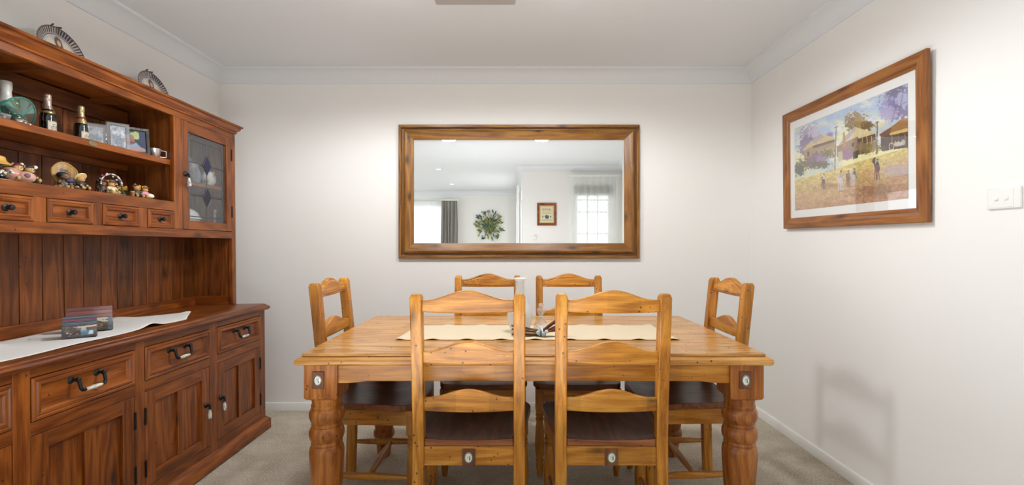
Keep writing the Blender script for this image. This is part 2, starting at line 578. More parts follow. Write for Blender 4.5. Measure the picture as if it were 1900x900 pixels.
# ---- windows
M_PANE = clear_glass('window_glass', (1, 1, 1), .03)
def window(name, axis, p, q0, q1, z0, z1, out, cols, rows):
    b = MB(); t0, t1 = sorted((p + .03 * out, p + .08 * out))
    def bx(bb, a, c, y0, y1, ta=t0, tb=t1):
        if axis == 'x': bb.box(ta, tb, a, c, y0, y1)
        else: bb.box(a, c, ta, tb, y0, y1)
    w = .045
    bx(b, q0, q1, z0, z0 + w); bx(b, q0, q1, z1 - w, z1); bx(b, q0, q0 + w, z0 + w, z1 - w); bx(b, q1 - w, q1, z0 + w, z1 - w)
    fr = struct(b.build(name, M_TRIM, smooth=False))
    qs = np.linspace(q0 + w, q1 - w, cols + 1); zs = [z0 + w + (z1 - w - z0 - w) * r for r in rows]
    for q in qs[1:-1]:
        m = MB(); bx(m, q - .011, q + .011, z0 + w, z1 - w); m.build('glazing_bar', M_TRIM, fr, smooth=False)
    for z in zs[1:-1]:
        m = MB(); bx(m, q0 + w, q1 - w, z - .011, z + .011); m.build('glazing_bar', M_TRIM, fr, smooth=False)
    pm = (t0 + t1) / 2
    for i in range(cols):
        for j in range(len(zs) - 1):
            m = MB(); bx(m, qs[i] + .011, qs[i + 1] - .011, zs[j] + .011, zs[j + 1] - .011, pm - .002, pm + .002)
            m.build('pane', M_PANE, fr, smooth=False)
    return fr
window('window_1', 'y', YR, .93, 1.50, .12, 2.10, -1, 3, [0, .30, .62, .80, .90, 1])
window('window_2', 'y', LY, -3.2, -1.62, .3, 2.10, -1, 2, [0, 1])
window('window_3', 'x', RX, -3.6, -1.5, .1, 2.1, 1, 2, [0, 1])
window('window_4', 'x', LX, -3.5, .0, .25, 2.15, -1, 3, [0, 1])

# ================================================================== THINGS SEEN IN THE MIRROR
def curtain(name, label, axis, p, q0, q1, z0, z1, folds, depth, mat, heading=0.0, seed=1):
    rr = random.Random(seed)
    ph = [rr.uniform(0, 6) for _ in range(4)]
    def fn(u, v):
        w = math.sin(u * folds * 2 * PI + .6 * math.sin(3 * v + ph[0])) * .7 + .3 * math.sin(u * folds * 4.7 * PI + ph[1] + v)
        amp = depth * (1 - .55 * max(0, (v - .93) / .07))
        q = q0 + (q1 - q0) * u + .008 * math.sin(5 * v + ph[2] + 9 * u)
        z = z0 + (z1 - z0) * v
        return (p + w * amp, q, z) if axis == 'x' else (q, p + w * amp, z)
    r = thing(name, label, 'curtain', ((p, (q0 + q1) / 2, z0) if axis == 'x' else ((q0 + q1) / 2, p, z0)))
    b = MB(Matrix.Translation(-Vector(r.location)))
    b.grid(int(folds * 14), 24, fn)
    b.build('curtain_panel', mat, r, angle=180, recalc=False)
    t = MB(Matrix.Translation(-Vector(r.location)))
    e = .04
    if axis == 'x': t.box(p - .02, p + .02, q0 - e, q1 + e, z1, z1 + .03)
    else: t.box(q0 - e, q1 + e, p - .02, p + .02, z1, z1 + .03)
    t.build('curtain_track', M_WHITE, r, bevel=.004)
    return r
M_SHEER = sheer('sheer_voile', (.93, .95, .94), .24, .55)
M_SHEER2 = sheer('sheer_voile_dense', (.95, .96, .96), .12, .6)
M_DRAPE = plain('grey_drape', rgb(150, 147, 142), .9, bump=.2, bscale=400, vary=.08, spec=.1)
curtain('sheer_curtain', 'white pleated sheer curtain over the narrow window, reflected at the right of the mirror', 'y', YR + .07, .86, 1.585, .03, 2.215, 7, .016, M_SHEER, seed=2)
curtain('sheer_curtain', 'white sheer curtain over the far wide window, reflected at the left of the mirror', 'y', LY + .07, -3.25, -1.66, .03, 2.14, 12, .02, M_SHEER2, seed=3)
curtain('drape', 'grey pleated drape gathered beside the far window, reflected in the mirror', 'y', LY + .15, -1.70, -1.33, .03, 2.17, 5, .035, M_DRAPE, seed=4)
curtain('sheer_curtain', 'white sheer curtain seen edge-on along the side wall, in the middle of the mirror', 'x', RX - .07, -3.7, -1.35, .03, 2.14, 13, .018, M_SHEER2, seed=5)

# roller blind rolled up behind the narrow sheer
r = thing('roller_blind', 'grey rolled blind at the top of the narrow window behind the sheer curtain', 'blind', (1.215, YR + .02, 2.03))
b = MB(); b.box(-.30, .30, -.012, .012, -.075, .045); b.build('blind_box', plain('blind_grey', rgb(120, 118, 114), .7), r, bevel=.005)
b = MB(); b.box(-.29, .29, -.004, .004, -.105, -.075); b.build('blind_hem', M_WHITE, r)

# small framed print on the rear wall
r = thing('framed_print', 'small dark wooden framed print of a house under script, reflected in the mirror', 'picture', (.492, YR + .001, 1.638))
pf = lambda a, c, h: (-a, h, c)
b = MB(); b.frame(-.15, .15, -.175, .175, [(0, 0), (0, .016), (.006, .02), (.03, .014), (.038, .009), (.038, 0)], pf)
b.build('frame', wood('dresser', 'x'), r)
def small_print(U, V):
    c = Canvas(U, 1 - V); c.C[:] = (206, 180, 140)
    c.poly([(.10, .07), (.90, .07), (.90, .93), (.10, .93)], (222, 212, 178))
    for k in range(5):
        y = .16 + .055 * k
        for i in range(14):
            x = .2 + .045 * i
            c.line(x, y, x + .03, y + .012 * ((i * 7 + k) % 3 - 1), .012 if k != 1 else .03, (96, 100, 88))
    c.line(.18, .45, .82, .45, .012, (90, 100, 90))
    c.ell(.5, .64, .17, .11, (92, 112, 120), rough=.3, nz=.06)
    c.poly([(.4, .66), (.5, .56), (.6, .66), (.6, .74), (.4, .74)], (70, 84, 104))
    c.ell(.24, .64, .05, .07, (110, 126, 100)); c.ell(.77, .64, .05, .07, (110, 126, 100))
    c.poly([(.15, .78), (.85, .78), (.85, .88), (.15, .88)], (190, 190, 142))
    return c.C
b = MB(); b.grid(50, 60, lambda u, v: (-(-.114 + .228 * u), .008, -.139 + .278 * v), small_print); b.build('print', M_PRINT, r, recalc=False, smooth=False)

# pale round knob low on the rear wall
r = thing('wall_dial', 'small pale round dial on the rear wall below the little framed print, in the mirror', 'dial', (.30, YR + .001, 1.272))
b = MB(Tm(rx=-PI / 2)); b.lathe([(.0, 0), (.034, 0), (.034, .006), (.028, .01), (.012, .012), (.012, .02), (.026, .028), (.03, .04), (.024, .052), (.0, .056)])
b.build('dial_face', M_WHITE, r)

# leafy wreath on the far wall
r = thing('leaf_wreath', 'round green leafy wreath hung on the far wall, reflected in the mirror', 'wreath', (-.60, LY + .03, 1.625))
rr = random.Random(11)
LEAFC = [(86, 108, 58), (132, 142, 60), (66, 92, 74), (108, 128, 66), (62, 84, 82), (166, 166, 78)]
leafm = {}
def leaf_mesh(i):
    b = MB(); b.c = LEAFC[i]
    b.add([(0, 0, 0), (.3, .16, .03), (.68, .14, .04), (1, 0, 0), (.68, -.14, .04), (.3, -.16, .03), (.5, 0, -.03)],
          [(0, 1, 6), (1, 2, 6), (2, 3, 6), (3, 4, 6), (4, 5, 6), (5, 0, 6)])
    return b
def scatter_leaves(root, n, posfn, size):
    first = {}
    for k in range(n):
        i = rr.randrange(len(LEAFC))
        p, dr = posfn(k)
        if i not in first:
            first[i] = leaf_mesh(i).build('leaf', M_PAINT, root, recalc=False); o = first[i]
        else:
            o = first[i].copy(); COL.objects.link(o)
        o.location = p
        o.rotation_euler = dr
        sc = size * rr.uniform(.7, 1.25)
        o.scale = (sc, sc, sc)
def wp(k):
    a = rr.uniform(0, 2 * PI); q = abs(rr.gauss(.04, .12)) if k % 6 else rr.uniform(.2, .31)
    q = min(q, .31)
    x, z = q * math.cos(a), q * math.sin(a)
    return (x, rr.uniform(.0, .09) * (1 - q / .36), z), (rr.uniform(-.5, .5) + PI / 2, -math.atan2(z, x) + rr.uniform(-.7, .7), rr.uniform(-.4, .4))
scatter_leaves(r, 290, wp, .085)
b = MB()
b.tube([(.15 * math.cos(t), .01, .15 * math.sin(t)) for t in np.linspace(0, 2 * PI, 24, endpoint=False)], .010, 6, close=True)
for k in range(18):
    a = rr.uniform(0, 2 * PI); q = rr.uniform(.24, .32)
    b.tube([(.14 * math.cos(a), .01, .14 * math.sin(a)), (.2 * math.cos(a + .1), .03, .2 * math.sin(a + .1)), (q * math.cos(a + .2), .03, q * math.sin(a + .2))], .0022, 5)
b.build('twig_ring', plain('bark', rgb(92, 74, 52), .8), r)

# wall shelf with a leafy trough, only its top shows in the mirror
r = thing('planter', 'green leafy planter on the far wall below the wreath, just above the mirror frame', 'planter', (-.60, LY + .001, 1.03))
b = MB(); b.box(-.29, .29, .0, .13, 0, .10); b.build('trough', M_WHITE, r, bevel=.004)
scatter_leaves(r, 90, lambda k: ((rr.uniform(-.27, .27), rr.uniform(.03, .11), rr.uniform(.09, .135)), (rr.uniform(-.5, .5), rr.uniform(-.9, .1), rr.uniform(0, 6))), .06)

# recessed downlights
dl = None
for k, (x, y, lab) in enumerate([(-1.25, -1.07, 'larger and nearer of the two ceiling downlights in the mirror'), (-1.29, -3.03, 'smaller and farther of the two ceiling downlights in the mirror')]):
    lab = 'round lit recessed downlight, ' + lab
    if dl is None:
        dl = thing('downlight', lab, 'ceiling light', (x, y, H), group='recessed downlights')
        b = MB(); b.lathe([(.036, 0), (.05, -.001), (.05, -.006), (.04, -.008), (.036, -.004)], seg=28); b.build('bezel', M_WHITE, dl)
        b = MB(); b.lathe([(0, -.002), (.036, -.002), (.036, -.004), (0, -.004)], seg=24); b.build('lamp', emit('lamp_warm', (1, .93, .82), 26), dl)
    else:
        dup(dl, (x, y, H), (0, 0, 0), lab)

BULB_W = 20
# ceiling light bar, just cut by the top of the picture
r = thing('ceiling_light', 'grey ceiling light fitting cut off by the top edge of the picture', 'ceiling light', (-.195, 2.305, H))
b = MB(); b.rectstack(-.190, .190, -.075, .075, [(0, -.045), (.006, -.04), (.008, -.02), (.008, 0)]); b.build('ceiling_plate', plain('taupe_metal', rgb(176, 170, 164), .5), r, bevel=.003)
for sx in (-1, 1):
    b = MB(); b.tube([(sx * .17, -.03, -.025), (sx * .30, -.10, -.03), (sx * .42, -.15, -.05)], .009, 8); b.build('lamp_arm', M_CHROME, r)
    b = MB(); b.ball((sx * .45, -.16, -.07), .032, 16, 10); b.build('bulb', emit('bulb_warm', (1, .97, .93), 9), r)
    l = bpy.data.lights.new('bulb_light', 'SPOT'); l.energy, l.color, l.shadow_soft_size = BULB_W, (.97, .985, 1), .09
    l.spot_size, l.spot_blend = math.radians(172), .35
    o = bpy.data.objects.new('bulb_light', l); o.location = (sx * .45, -.16, -.10); COL.objects.link(o); o.parent = r

# ================================================================== MIRROR on the back wall
mx, mz, mw, mh = .0265, 1.542, 1.691, .938
r = thing('wall_mirror', 'wide rectangular mirror in a moulded pine frame hung on the back wall', 'mirror', (mx, YB - .001, mz))
fm = lambda a, c, h: (a, -h, c)
b = MB()
b.frame(-mw / 2, mw / 2, -mh / 2, mh / 2, [(0, 0), (0, .026), (.004, .031), (.016, .031), (.0205, .028), (.0215, .006), (.0355, .005), (.0375, .026), (.050, .033), (.058, .031), (.105, .016), (.107, .012), (.107, 0)], fm, 0, 1)
b.build('frame', [wood('frame', 'x'), wood('frame', 'z')], r, angle=25)
gi, bv = .104, .014
b = MB(); M_MIR = mirror_mat()
a0, a1, c0, c1 = -mw / 2 + gi, mw / 2 - gi, -mh / 2 + gi, mh / 2 - gi
b.add([fm(a0 + bv, c0 + bv, .013), fm(a1 - bv, c0 + bv, .013), fm(a1 - bv, c1 - bv, .013), fm(a0 + bv, c1 - bv, .013)], [(0, 1, 2, 3)])
b.build('mirror_glass', M_MIR, r, smooth=False)
b = MB(); b.frame(a0, a1, c0, c1, [(0, .0127), (bv, .013)], fm, closed=False); b.build('bevelled_edge', M_MIR, r, smooth=False)
b = MB(); b.box(a0, a1, -.008, -.001, c0, c1); b.build('backing', plain('backing_card', rgb(120, 110, 96), .9), r)

# ================================================================== PICTURE on the right wall
pw, phh = 1.030, .692
r = thing('framed_painting', 'large pine framed print of cottages and horse riders hung on the right wall', 'picture', (XR - .022, 2.4385, 1.2625), (.0062, -.0125, 0))
fp = lambda a, c, h: (-h, -a, c)          # a runs left to right as seen from the room
b = MB()
b.frame(-pw / 2, pw / 2, 0, phh, [(0, -.012), (0, .004), (.004, .008), (.03, .009), (.044, .006), (.050, .001), (.062, -.003), (.062, -.012)], fp, 0, 1)
b.build('frame', [wood('picture', 'y'), wood('picture', 'z')], r, angle=25)
b = MB(); b.frame(-pw / 2 + .058, pw / 2 - .058, .058, phh - .058, [(0, -.006), (.046, -.006), (.048, -.008), (0, -.008)], fp)
b.build('mat', plain('mat_board', rgb(238, 238, 236), .8), r, smooth=False)
def landscape(U, V):
    # layout frame: trapezoid of the print, so that shapes are placed in one drawing
    hl, hr = 545.0, 757.0
    t = U * hl / (hr - U * (hr - hl))
    X = 103 + t * 694
    top = 345 + t * (68 - 345); bot = 890 + t * (825 - 890)
    Y = top + (1 - V) * (bot - top)
    c = Canvas(X, Y)
    n1, n2, n3 = fbm(X / 60, Y / 40, 1), fbm(X / 22, Y / 16, 5), fbm(X / 9, Y / 7, 9)
    q = 1 - V
    sky = np.array([176, 196, 222.0]); warm = np.array([236, 230, 178.0])
    k = np.clip((fbm(X / 150, Y / 110, 17) - .36) * 3.2 + q * .9 - .1, 0, 1)[..., None]
    c.C = sky * (1 - k) + warm * k
    c.put(np.clip((fbm(X / 90, Y / 50, 27) - .5) * 4, 0, .75) * (q < .5), (228, 230, 226))
    # ground
    gy = 690 - (X - 103) * .29
    g = Y > gy
    gk = np.clip((Y - gy) / 260, 0, 1)[..., None]
    gc = np.array([214, 196, 126.0]) * (1 - gk) + np.array([180, 138, 106.0]) * gk + ((n2 - .5) * 60 + (n3 - .5) * 44)[..., None] * np.array([1, .95, .8])
    c.C = np.where(g[..., None], gc, c.C)
    c.put(np.clip((n1 - .5) * 4, 0, .5) * g * (Y > gy + 60), (196, 150, 130))
    c.ell(740, 640, 120, 50, (184, 164, 176), .75, soft=.6, rough=.5, seed=3)
    c.ell(600, 770, 150, 60, (128, 92, 70), .55, soft=.7, rough=.7, seed=4)
    c.ell(320, 730, 90, 22, (150, 108, 84), .55, soft=.6, rough=.5, seed=6)
    c.ell(170, 800, 120, 60, (206, 166, 128), .5, soft=.6, rough=.5, seed=8)
    # trees
    for cx, cy, rx, ry, col, sd in [(200, 400, 62, 78, (164, 150, 182), 11), (180, 440, 50, 60, (136, 122, 156), 12), (225, 370, 40, 40, (196, 186, 206), 13), (160, 490, 34, 44, (146, 132, 164), 15), (320, 398, 22, 22, (142, 132, 180), 14),
                                    (480, 300, 66, 56, (150, 124, 84), 21), (455, 330, 44, 36, (122, 98, 62), 22), (505, 330, 60, 40, (164, 140, 92), 23), (550, 345, 40, 30, (112, 92, 64), 24),
                                    (720, 180, 92, 110, (150, 146, 192), 31), (760, 230, 90, 80, (120, 112, 160), 32), (680, 262, 60, 50, (170, 162, 200), 33), (740, 120, 70, 50, (108, 104, 132), 34), (770, 170, 50, 60, (176, 178, 214), 35)]:
        c.ell(cx, cy, rx, ry, col, .92, soft=.2, rough=.85, seed=sd, nz=11)
    for x1, y1, x2, y2 in [(700, 320, 735, 180), (735, 300, 770, 140), (725, 230, 790, 190), (480, 360, 470, 300), (210, 500, 205, 380)]:
        c.line(x1, y1, x2, y2, 4, (96, 78, 78), .7)
    # left cottage
    c.poly([(160, 480), (350, 420), (352, 500), (300, 545), (160, 560)], (168, 146, 120))
    c.poly([(150, 490), (205, 430), (262, 382), (345, 408), (350, 424), (250, 448), (158, 494)], (206, 184, 140))
    c.poly([(205, 430), (262, 382), (285, 402), (230, 444)], (176, 166, 176))
    c.poly([(215, 462), (350, 424), (352, 440), (218, 480)], (116, 96, 82))
    for x in (182, 236, 262, 300): c.poly([(x, 500), (x + 12, 497), (x + 12, 530), (x, 533)], (94, 80, 72))
    for k in range(6): c.line(240, 500 + k * 6, 345, 470 + k * 6, 2, (222, 206, 176), .6)
    # middle cottage
    c.poly([(362, 470), (490, 405), (494, 500), (440, 560), (380, 560), (362, 530)], (160, 134, 120))
    c.poly([(490, 410), (600, 390), (606, 470), (560, 520), (492, 530)], (96, 76, 62))
    c.poly([(370, 472), (420, 400), (474, 344), (556, 374), (580, 382), (490, 408), (400, 452)], (216, 202, 158))
    c.poly([(370, 472), (420, 400), (474, 344), (480, 362), (440, 420)], (186, 172, 180))
    c.poly([(490, 406), (580, 380), (604, 390), (496, 424)], (210, 196, 150))
    for x in (520, 548, 576): c.line(x, 412, x + 2, 500, 4, (206, 186, 146))
    c.line(497, 470, 604, 440, 4, (196, 174, 132))
    c.poly([(456, 452), (468, 448), (468, 474), (456, 478)], (80, 64, 58))
    c.poly([(402, 380), (414, 378), (420, 470), (398, 480)], (188, 148, 110))
    # right cottage
    c.poly([(632, 470), (634, 400), (800, 340), (800, 490), (640, 510)], (88, 70, 64))
    c.poly([(622, 400), (700, 350), (760, 300), (800, 296), (800, 372), (690, 398)], (160, 116, 74))
    c.poly([(684, 392), (798, 362), (800, 384), (690, 408)], (212, 188, 124))
    c.poly([(622, 400), (700, 350), (690, 396), (640, 424)], (122, 88, 72))
    for x in (700, 740, 780): c.line(x, 402, x, 480, 4, (150, 122, 92))
    th = np.hypot((X - 698) / 16, (Y - 480) / 24); c.put(((th > .8) & (th < 1.05)) * .9, (216, 206, 186))
    c.ell(740, 466, 26, 20, (216, 210, 200), .85, rough=.5, seed=41); c.ell(768, 456, 12, 22, (206, 196, 186), .8, rough=.4, seed=42)
    # shrubs at the foot of the houses
    for cx, cy, rx, ry, col, sd in [(130, 610, 46, 50, (86, 88, 78), 51), (180, 580, 50, 30, (116, 108, 90), 52), (240, 555, 60, 46, (132, 112, 134), 53), (270, 540, 40, 30, (158, 134, 168), 54), (310, 515, 44, 30, (126, 124, 84), 55), (260, 590, 70, 24, (110, 104, 76), 57),
                                    (430, 525, 36, 34, (158, 122, 158), 61), (540, 490, 60, 34, (122, 116, 70), 62), (590, 480, 40, 40, (150, 132, 82), 63), (510, 470, 30, 30, (140, 122, 90), 64), (650, 492, 26, 18, (100, 92, 62), 65)]:
        c.ell(cx, cy, rx, ry, col, .9, soft=.2, rough=.9, seed=sd, nz=9)
    c.poly([(370, 510), (398, 502), (400, 560), (372, 570)], (196, 186, 154))
    c.poly([(462, 510), (494, 500), (494, 548), (462, 560)], (84, 82, 70))
    # poles
    c.line(361, 338, 350, 628, 6, (142, 120, 100)); c.line(352, 345, 372, 340, 6, (142, 120, 100))
    c.line(612, 316, 608, 528, 7, (112, 88, 70)); c.line(602, 322, 622, 316, 6, (112, 88, 70))
    # riders
    def rider(x, y, s, hc, cc, lc):
        c.ell(x + 6 * s, y + 84 * s, 30 * s, 7 * s, (136, 100, 80), .6, soft=.6)
        for dx, b_ in ((-11, -3), (-4, 2), (5, -2), (12, 4)): c.line(x + dx * s, y + 26 * s, x + (dx + b_) * s, y + 80 * s, 5 * s, lc)
        c.ell(x + 3 * s, y + 16 * s, 17 * s, 24 * s, hc, soft=.3)
        c.line(x - 6 * s, y + 4 * s, x - 10 * s, y - 18 * s, 11 * s, hc); c.ell(x - 11 * s, y - 12 * s, 6 * s, 16 * s, hc, soft=.3)
        c.line(x - 14 * s, y - 28 * s, x - 14 * s, y - 22 * s, 3 * s, hc)
        c.ell(x + 5 * s, y - 20 * s, 11 * s, 18 * s, cc, soft=.3); c.line(x + 14 * s, y - 14 * s, x + 17 * s, y + 20 * s, 7 * s, cc, .9); c.line(x - 2 * s, y - 20 * s, x - 8 * s, y - 4 * s, 5 * s, cc, .9)
        c.ell(x + 5 * s, y - 42 * s, 6 * s, 7 * s, (176, 136, 110), soft=.3); c.ell(x + 5 * s, y - 48 * s, 10 * s, 4 * s, (92, 78, 66), soft=.3); c.ell(x + 5 * s, y - 51 * s, 5 * s, 4 * s, (92, 78, 66), soft=.3)
    rider(280, 688, .75, (112, 88, 82), (206, 196, 192), (112, 92, 84))
    rider(384, 684, .98, (206, 200, 202), (176, 160, 168), (200, 192, 190))
    rider(430, 672, .80, (126, 92, 84), (132, 112, 120), (112, 84, 78))
    rider(466, 664, .86, (196, 188, 192), (112, 104, 116), (186, 176, 178))
    rider(606, 612, 1.0, (112, 62, 48), (54, 52, 70), (106, 60, 44)); c.ell(590, 574, 10, 20, (58, 48, 56)); c.ell(595, 556, 7, 8, (74, 54, 48))
    c.C = c.C + ((n3 - .5) * 22)[..., None]
    return np.clip(c.C, 0, 255)
i0 = .105
b = MB(); b.grid(380, 262, lambda u, v: fp(-pw / 2 + i0 + (pw - 2 * i0) * u, i0 + (phh - 2 * i0) * v, -.0055), landscape)
b.build('print', M_PRINT, r, recalc=False, smooth=False)
b = MB(); b.add([fp(-pw / 2 + .055, .055, -.0025), fp(pw / 2 - .055, .055, -.0025), fp(pw / 2 - .055, phh - .055, -.0025), fp(-pw / 2 + .055, phh - .055, -.0025)], [(0, 1, 2, 3)])
b.build('picture_glass', clear_glass('picture_glass', (1, 1, 1), .035), r, smooth=False)

# ================================================================== LIGHT SWITCH on the right wall
r = thing('light_switch', 'white double rocker light switch plate on the right wall at the edge of the picture', 'light switch', (XR, 1.643, 1.329))
fs = lambda a, c, h: (-h, -a, c)
b = MB(); b.prism([(-.057, -.036), (.057, -.036), (.057, .036), (-.057, .036)], 0, .009, fs); b.build('switch_plate', M_WHITE, r, bevel=.003)
b = MB(); b.prism([(-.052, -.031), (.036, -.031), (.036, .031), (-.052, .031)], .009, .0105, fs); b.build('cover', M_WHITE, r, bevel=.0008)
for a in (-.022, .012):
    b = MB(Tm(0, -a, 0, ry=-PI / 2)); b.lathe([(.0, .0105), (.0085, .0105), (.0085, .0125), (.006, .0150), (0, .0155)], seg=20); b.build('switch_button', M_WHITE, r)

# ================================================================== DINING TABLE
TX, TY, TW, TD = .0695, 2.28, 1.770, 1.000
r = thing('dining_table', 'large honey pine dining table with thick turned legs', 'table', (TX, TY, 0))
wx, wy, wz = wood('top', 'x'), wood('top', 'y'), wood('leg', 'z')
hx, hy = TW / 2, TD / 2
b = MB(); b.rectstack(-hx + .022, hx - .022, -hy + .022, hy - .022, [(.000, .724), (.014, .724), (.020, .728), (.022, .736), (.020, .745), (.012, .7515), (.004, .7525), (.0, .754)])
b.build('tabletop_edge', wx, r, angle=30)
ys = np.linspace(-hy + .020, hy - .020, 8)
for i in range(7):
    b = MB(); g = .0004
    b.prism([(ys[i] + g, .7535), (ys[i + 1] - g, .7535), (ys[i + 1] - g, .7645), (ys[i] + g, .7645)], -hx + .020, hx - .020, lambda a, c, t: (t, a, c))
    b.build('tabletop_plank', wx, r, bevel=.0035 if i in (0, 6) else .0012)
def apron(name, fn, L, mat):
    n = 40; pts = [(-L, .724), (L, .724)]
    for k in range(n + 1):
        a = L - 2 * L * k / n; e = (L - abs(a))
        pts.append((a, .649 + .008 * min(1, max(0, (e - .06) / .035)) ** 1.0))
    b = MB(); b.prism(pts, 0, .025, fn); return b.build(name, mat, r, bevel=.0015)
lx, ly = hx - .087, hy - .0915
apron('apron', lambda a, c, t: (a, -ly - .052 + t, c), lx - .06, wood('honey', 'x'))
apron('apron', lambda a, c, t: (a, ly + .052 - t, c), lx - .06, wood('honey', 'x'))
apron('apron', lambda a, c, t: (-lx - .052 + t, a, c), ly - .06, wood('honey', 'y'))
apron('apron', lambda a, c, t: (lx + .052 - t, a, c), ly - .06, wood('honey', 'y'))
LEGP = [(.030, .0), (.034, .004), (.041, .06), (.047, .088), (.044, .094), (.045, .100), (.055, .112), (.058, .128), (.055, .142), (.048, .150), (.050, .158), (.052, .17),
        (.057, .24), (.061, .31), (.064, .355), (.0645, .378), (.062, .394), (.056, .403), (.0575, .407), (.0575, .414), (.0555, .418), (.061, .426), (.065, .440), (.0645, .456), (.060, .468), (.0545, .475), (.0565, .478), (.0565, .486), (.0545, .489),
        (.060, .497), (.065, .512), (.0645, .528), (.060, .539), (.0550, .545), (.0575, .549), (.0575, .557), (.054, .561), (.055, .572), (.059, .588)]
def medallion(par, x, y, z, w, h, fn=None):
    """wooden plaque with an oval enamel badge, facing -y"""
    b = MB(); b.box(x - w / 2, x + w / 2, y - .006, y, z - h / 2, z + h / 2)
    p = b.build('medallion', wood('plaque', 'z'), par, bevel=.002)
    b = MB(Tm(x, y - .006, z, rx=PI / 2)); b.lathe([(0, 0), (.0195, 0), (.0195, .0022), (.016, .0035), (.0145, .0022), (0, .0022)], seg=28, sx=w / .058, sy=h / .058)
    b.build('badge_rim', plain('brass_dull', rgb(150, 140, 108), .35, .8), p)
    def badge(U, V):
        c = Canvas(U, V); c.C[:] = (226, 232, 228)
        for k in range(9):
            y0 = .24 + .065 * k
            c.line(.60 + .05 * math.sin(k), y0, .76, y0 + .05, .05, (52, 62, 60), .9)
            if k % 2: c.line(.30, y0, .36, y0 + .05, .05, (70, 80, 76), .9)
        c.line(.56, .2, .5, .8, .02, (90, 100, 96))
        return c.C
    b = MB(); n = 16
    def bp(u, v):
        # square to disc
        a, c2 = 2 * u - 1, 2 * v - 1
        X = a * math.sqrt(max(0, 1 - c2 * c2 / 2)); Y = c2 * math.sqrt(max(0, 1 - a * a / 2))
        return (x + X * .0148 * w / .058, y - .0062 - .0026 - .0012 * (1 - X * X - Y * Y), z + Y * .0148 * h / .058)
    b.grid(n, n, bp, badge); b.build('badge', M_CERAMIC, p, recalc=False, angle=180)
    return p
for sx, sy in ((-1, -1), (1, -1), (-1, 1), (1, 1)):
    b = MB(); cx, cy = sx * lx, sy * ly
    w = .0625
    b.rectstack(cx - w + .0, cx + w, cy - w, cy + w, [(-.016, .584), (-.004, .590), (0, .598), (0, .7235)])
    o1 = b
    b.lathe(LEGP, (cx, cy, 0), 32)
    b.build('leg', wz, r, angle=32)
    if sy < 0: medallion(r, cx - .008 * 1, cy - w, .6645, .044, .064)

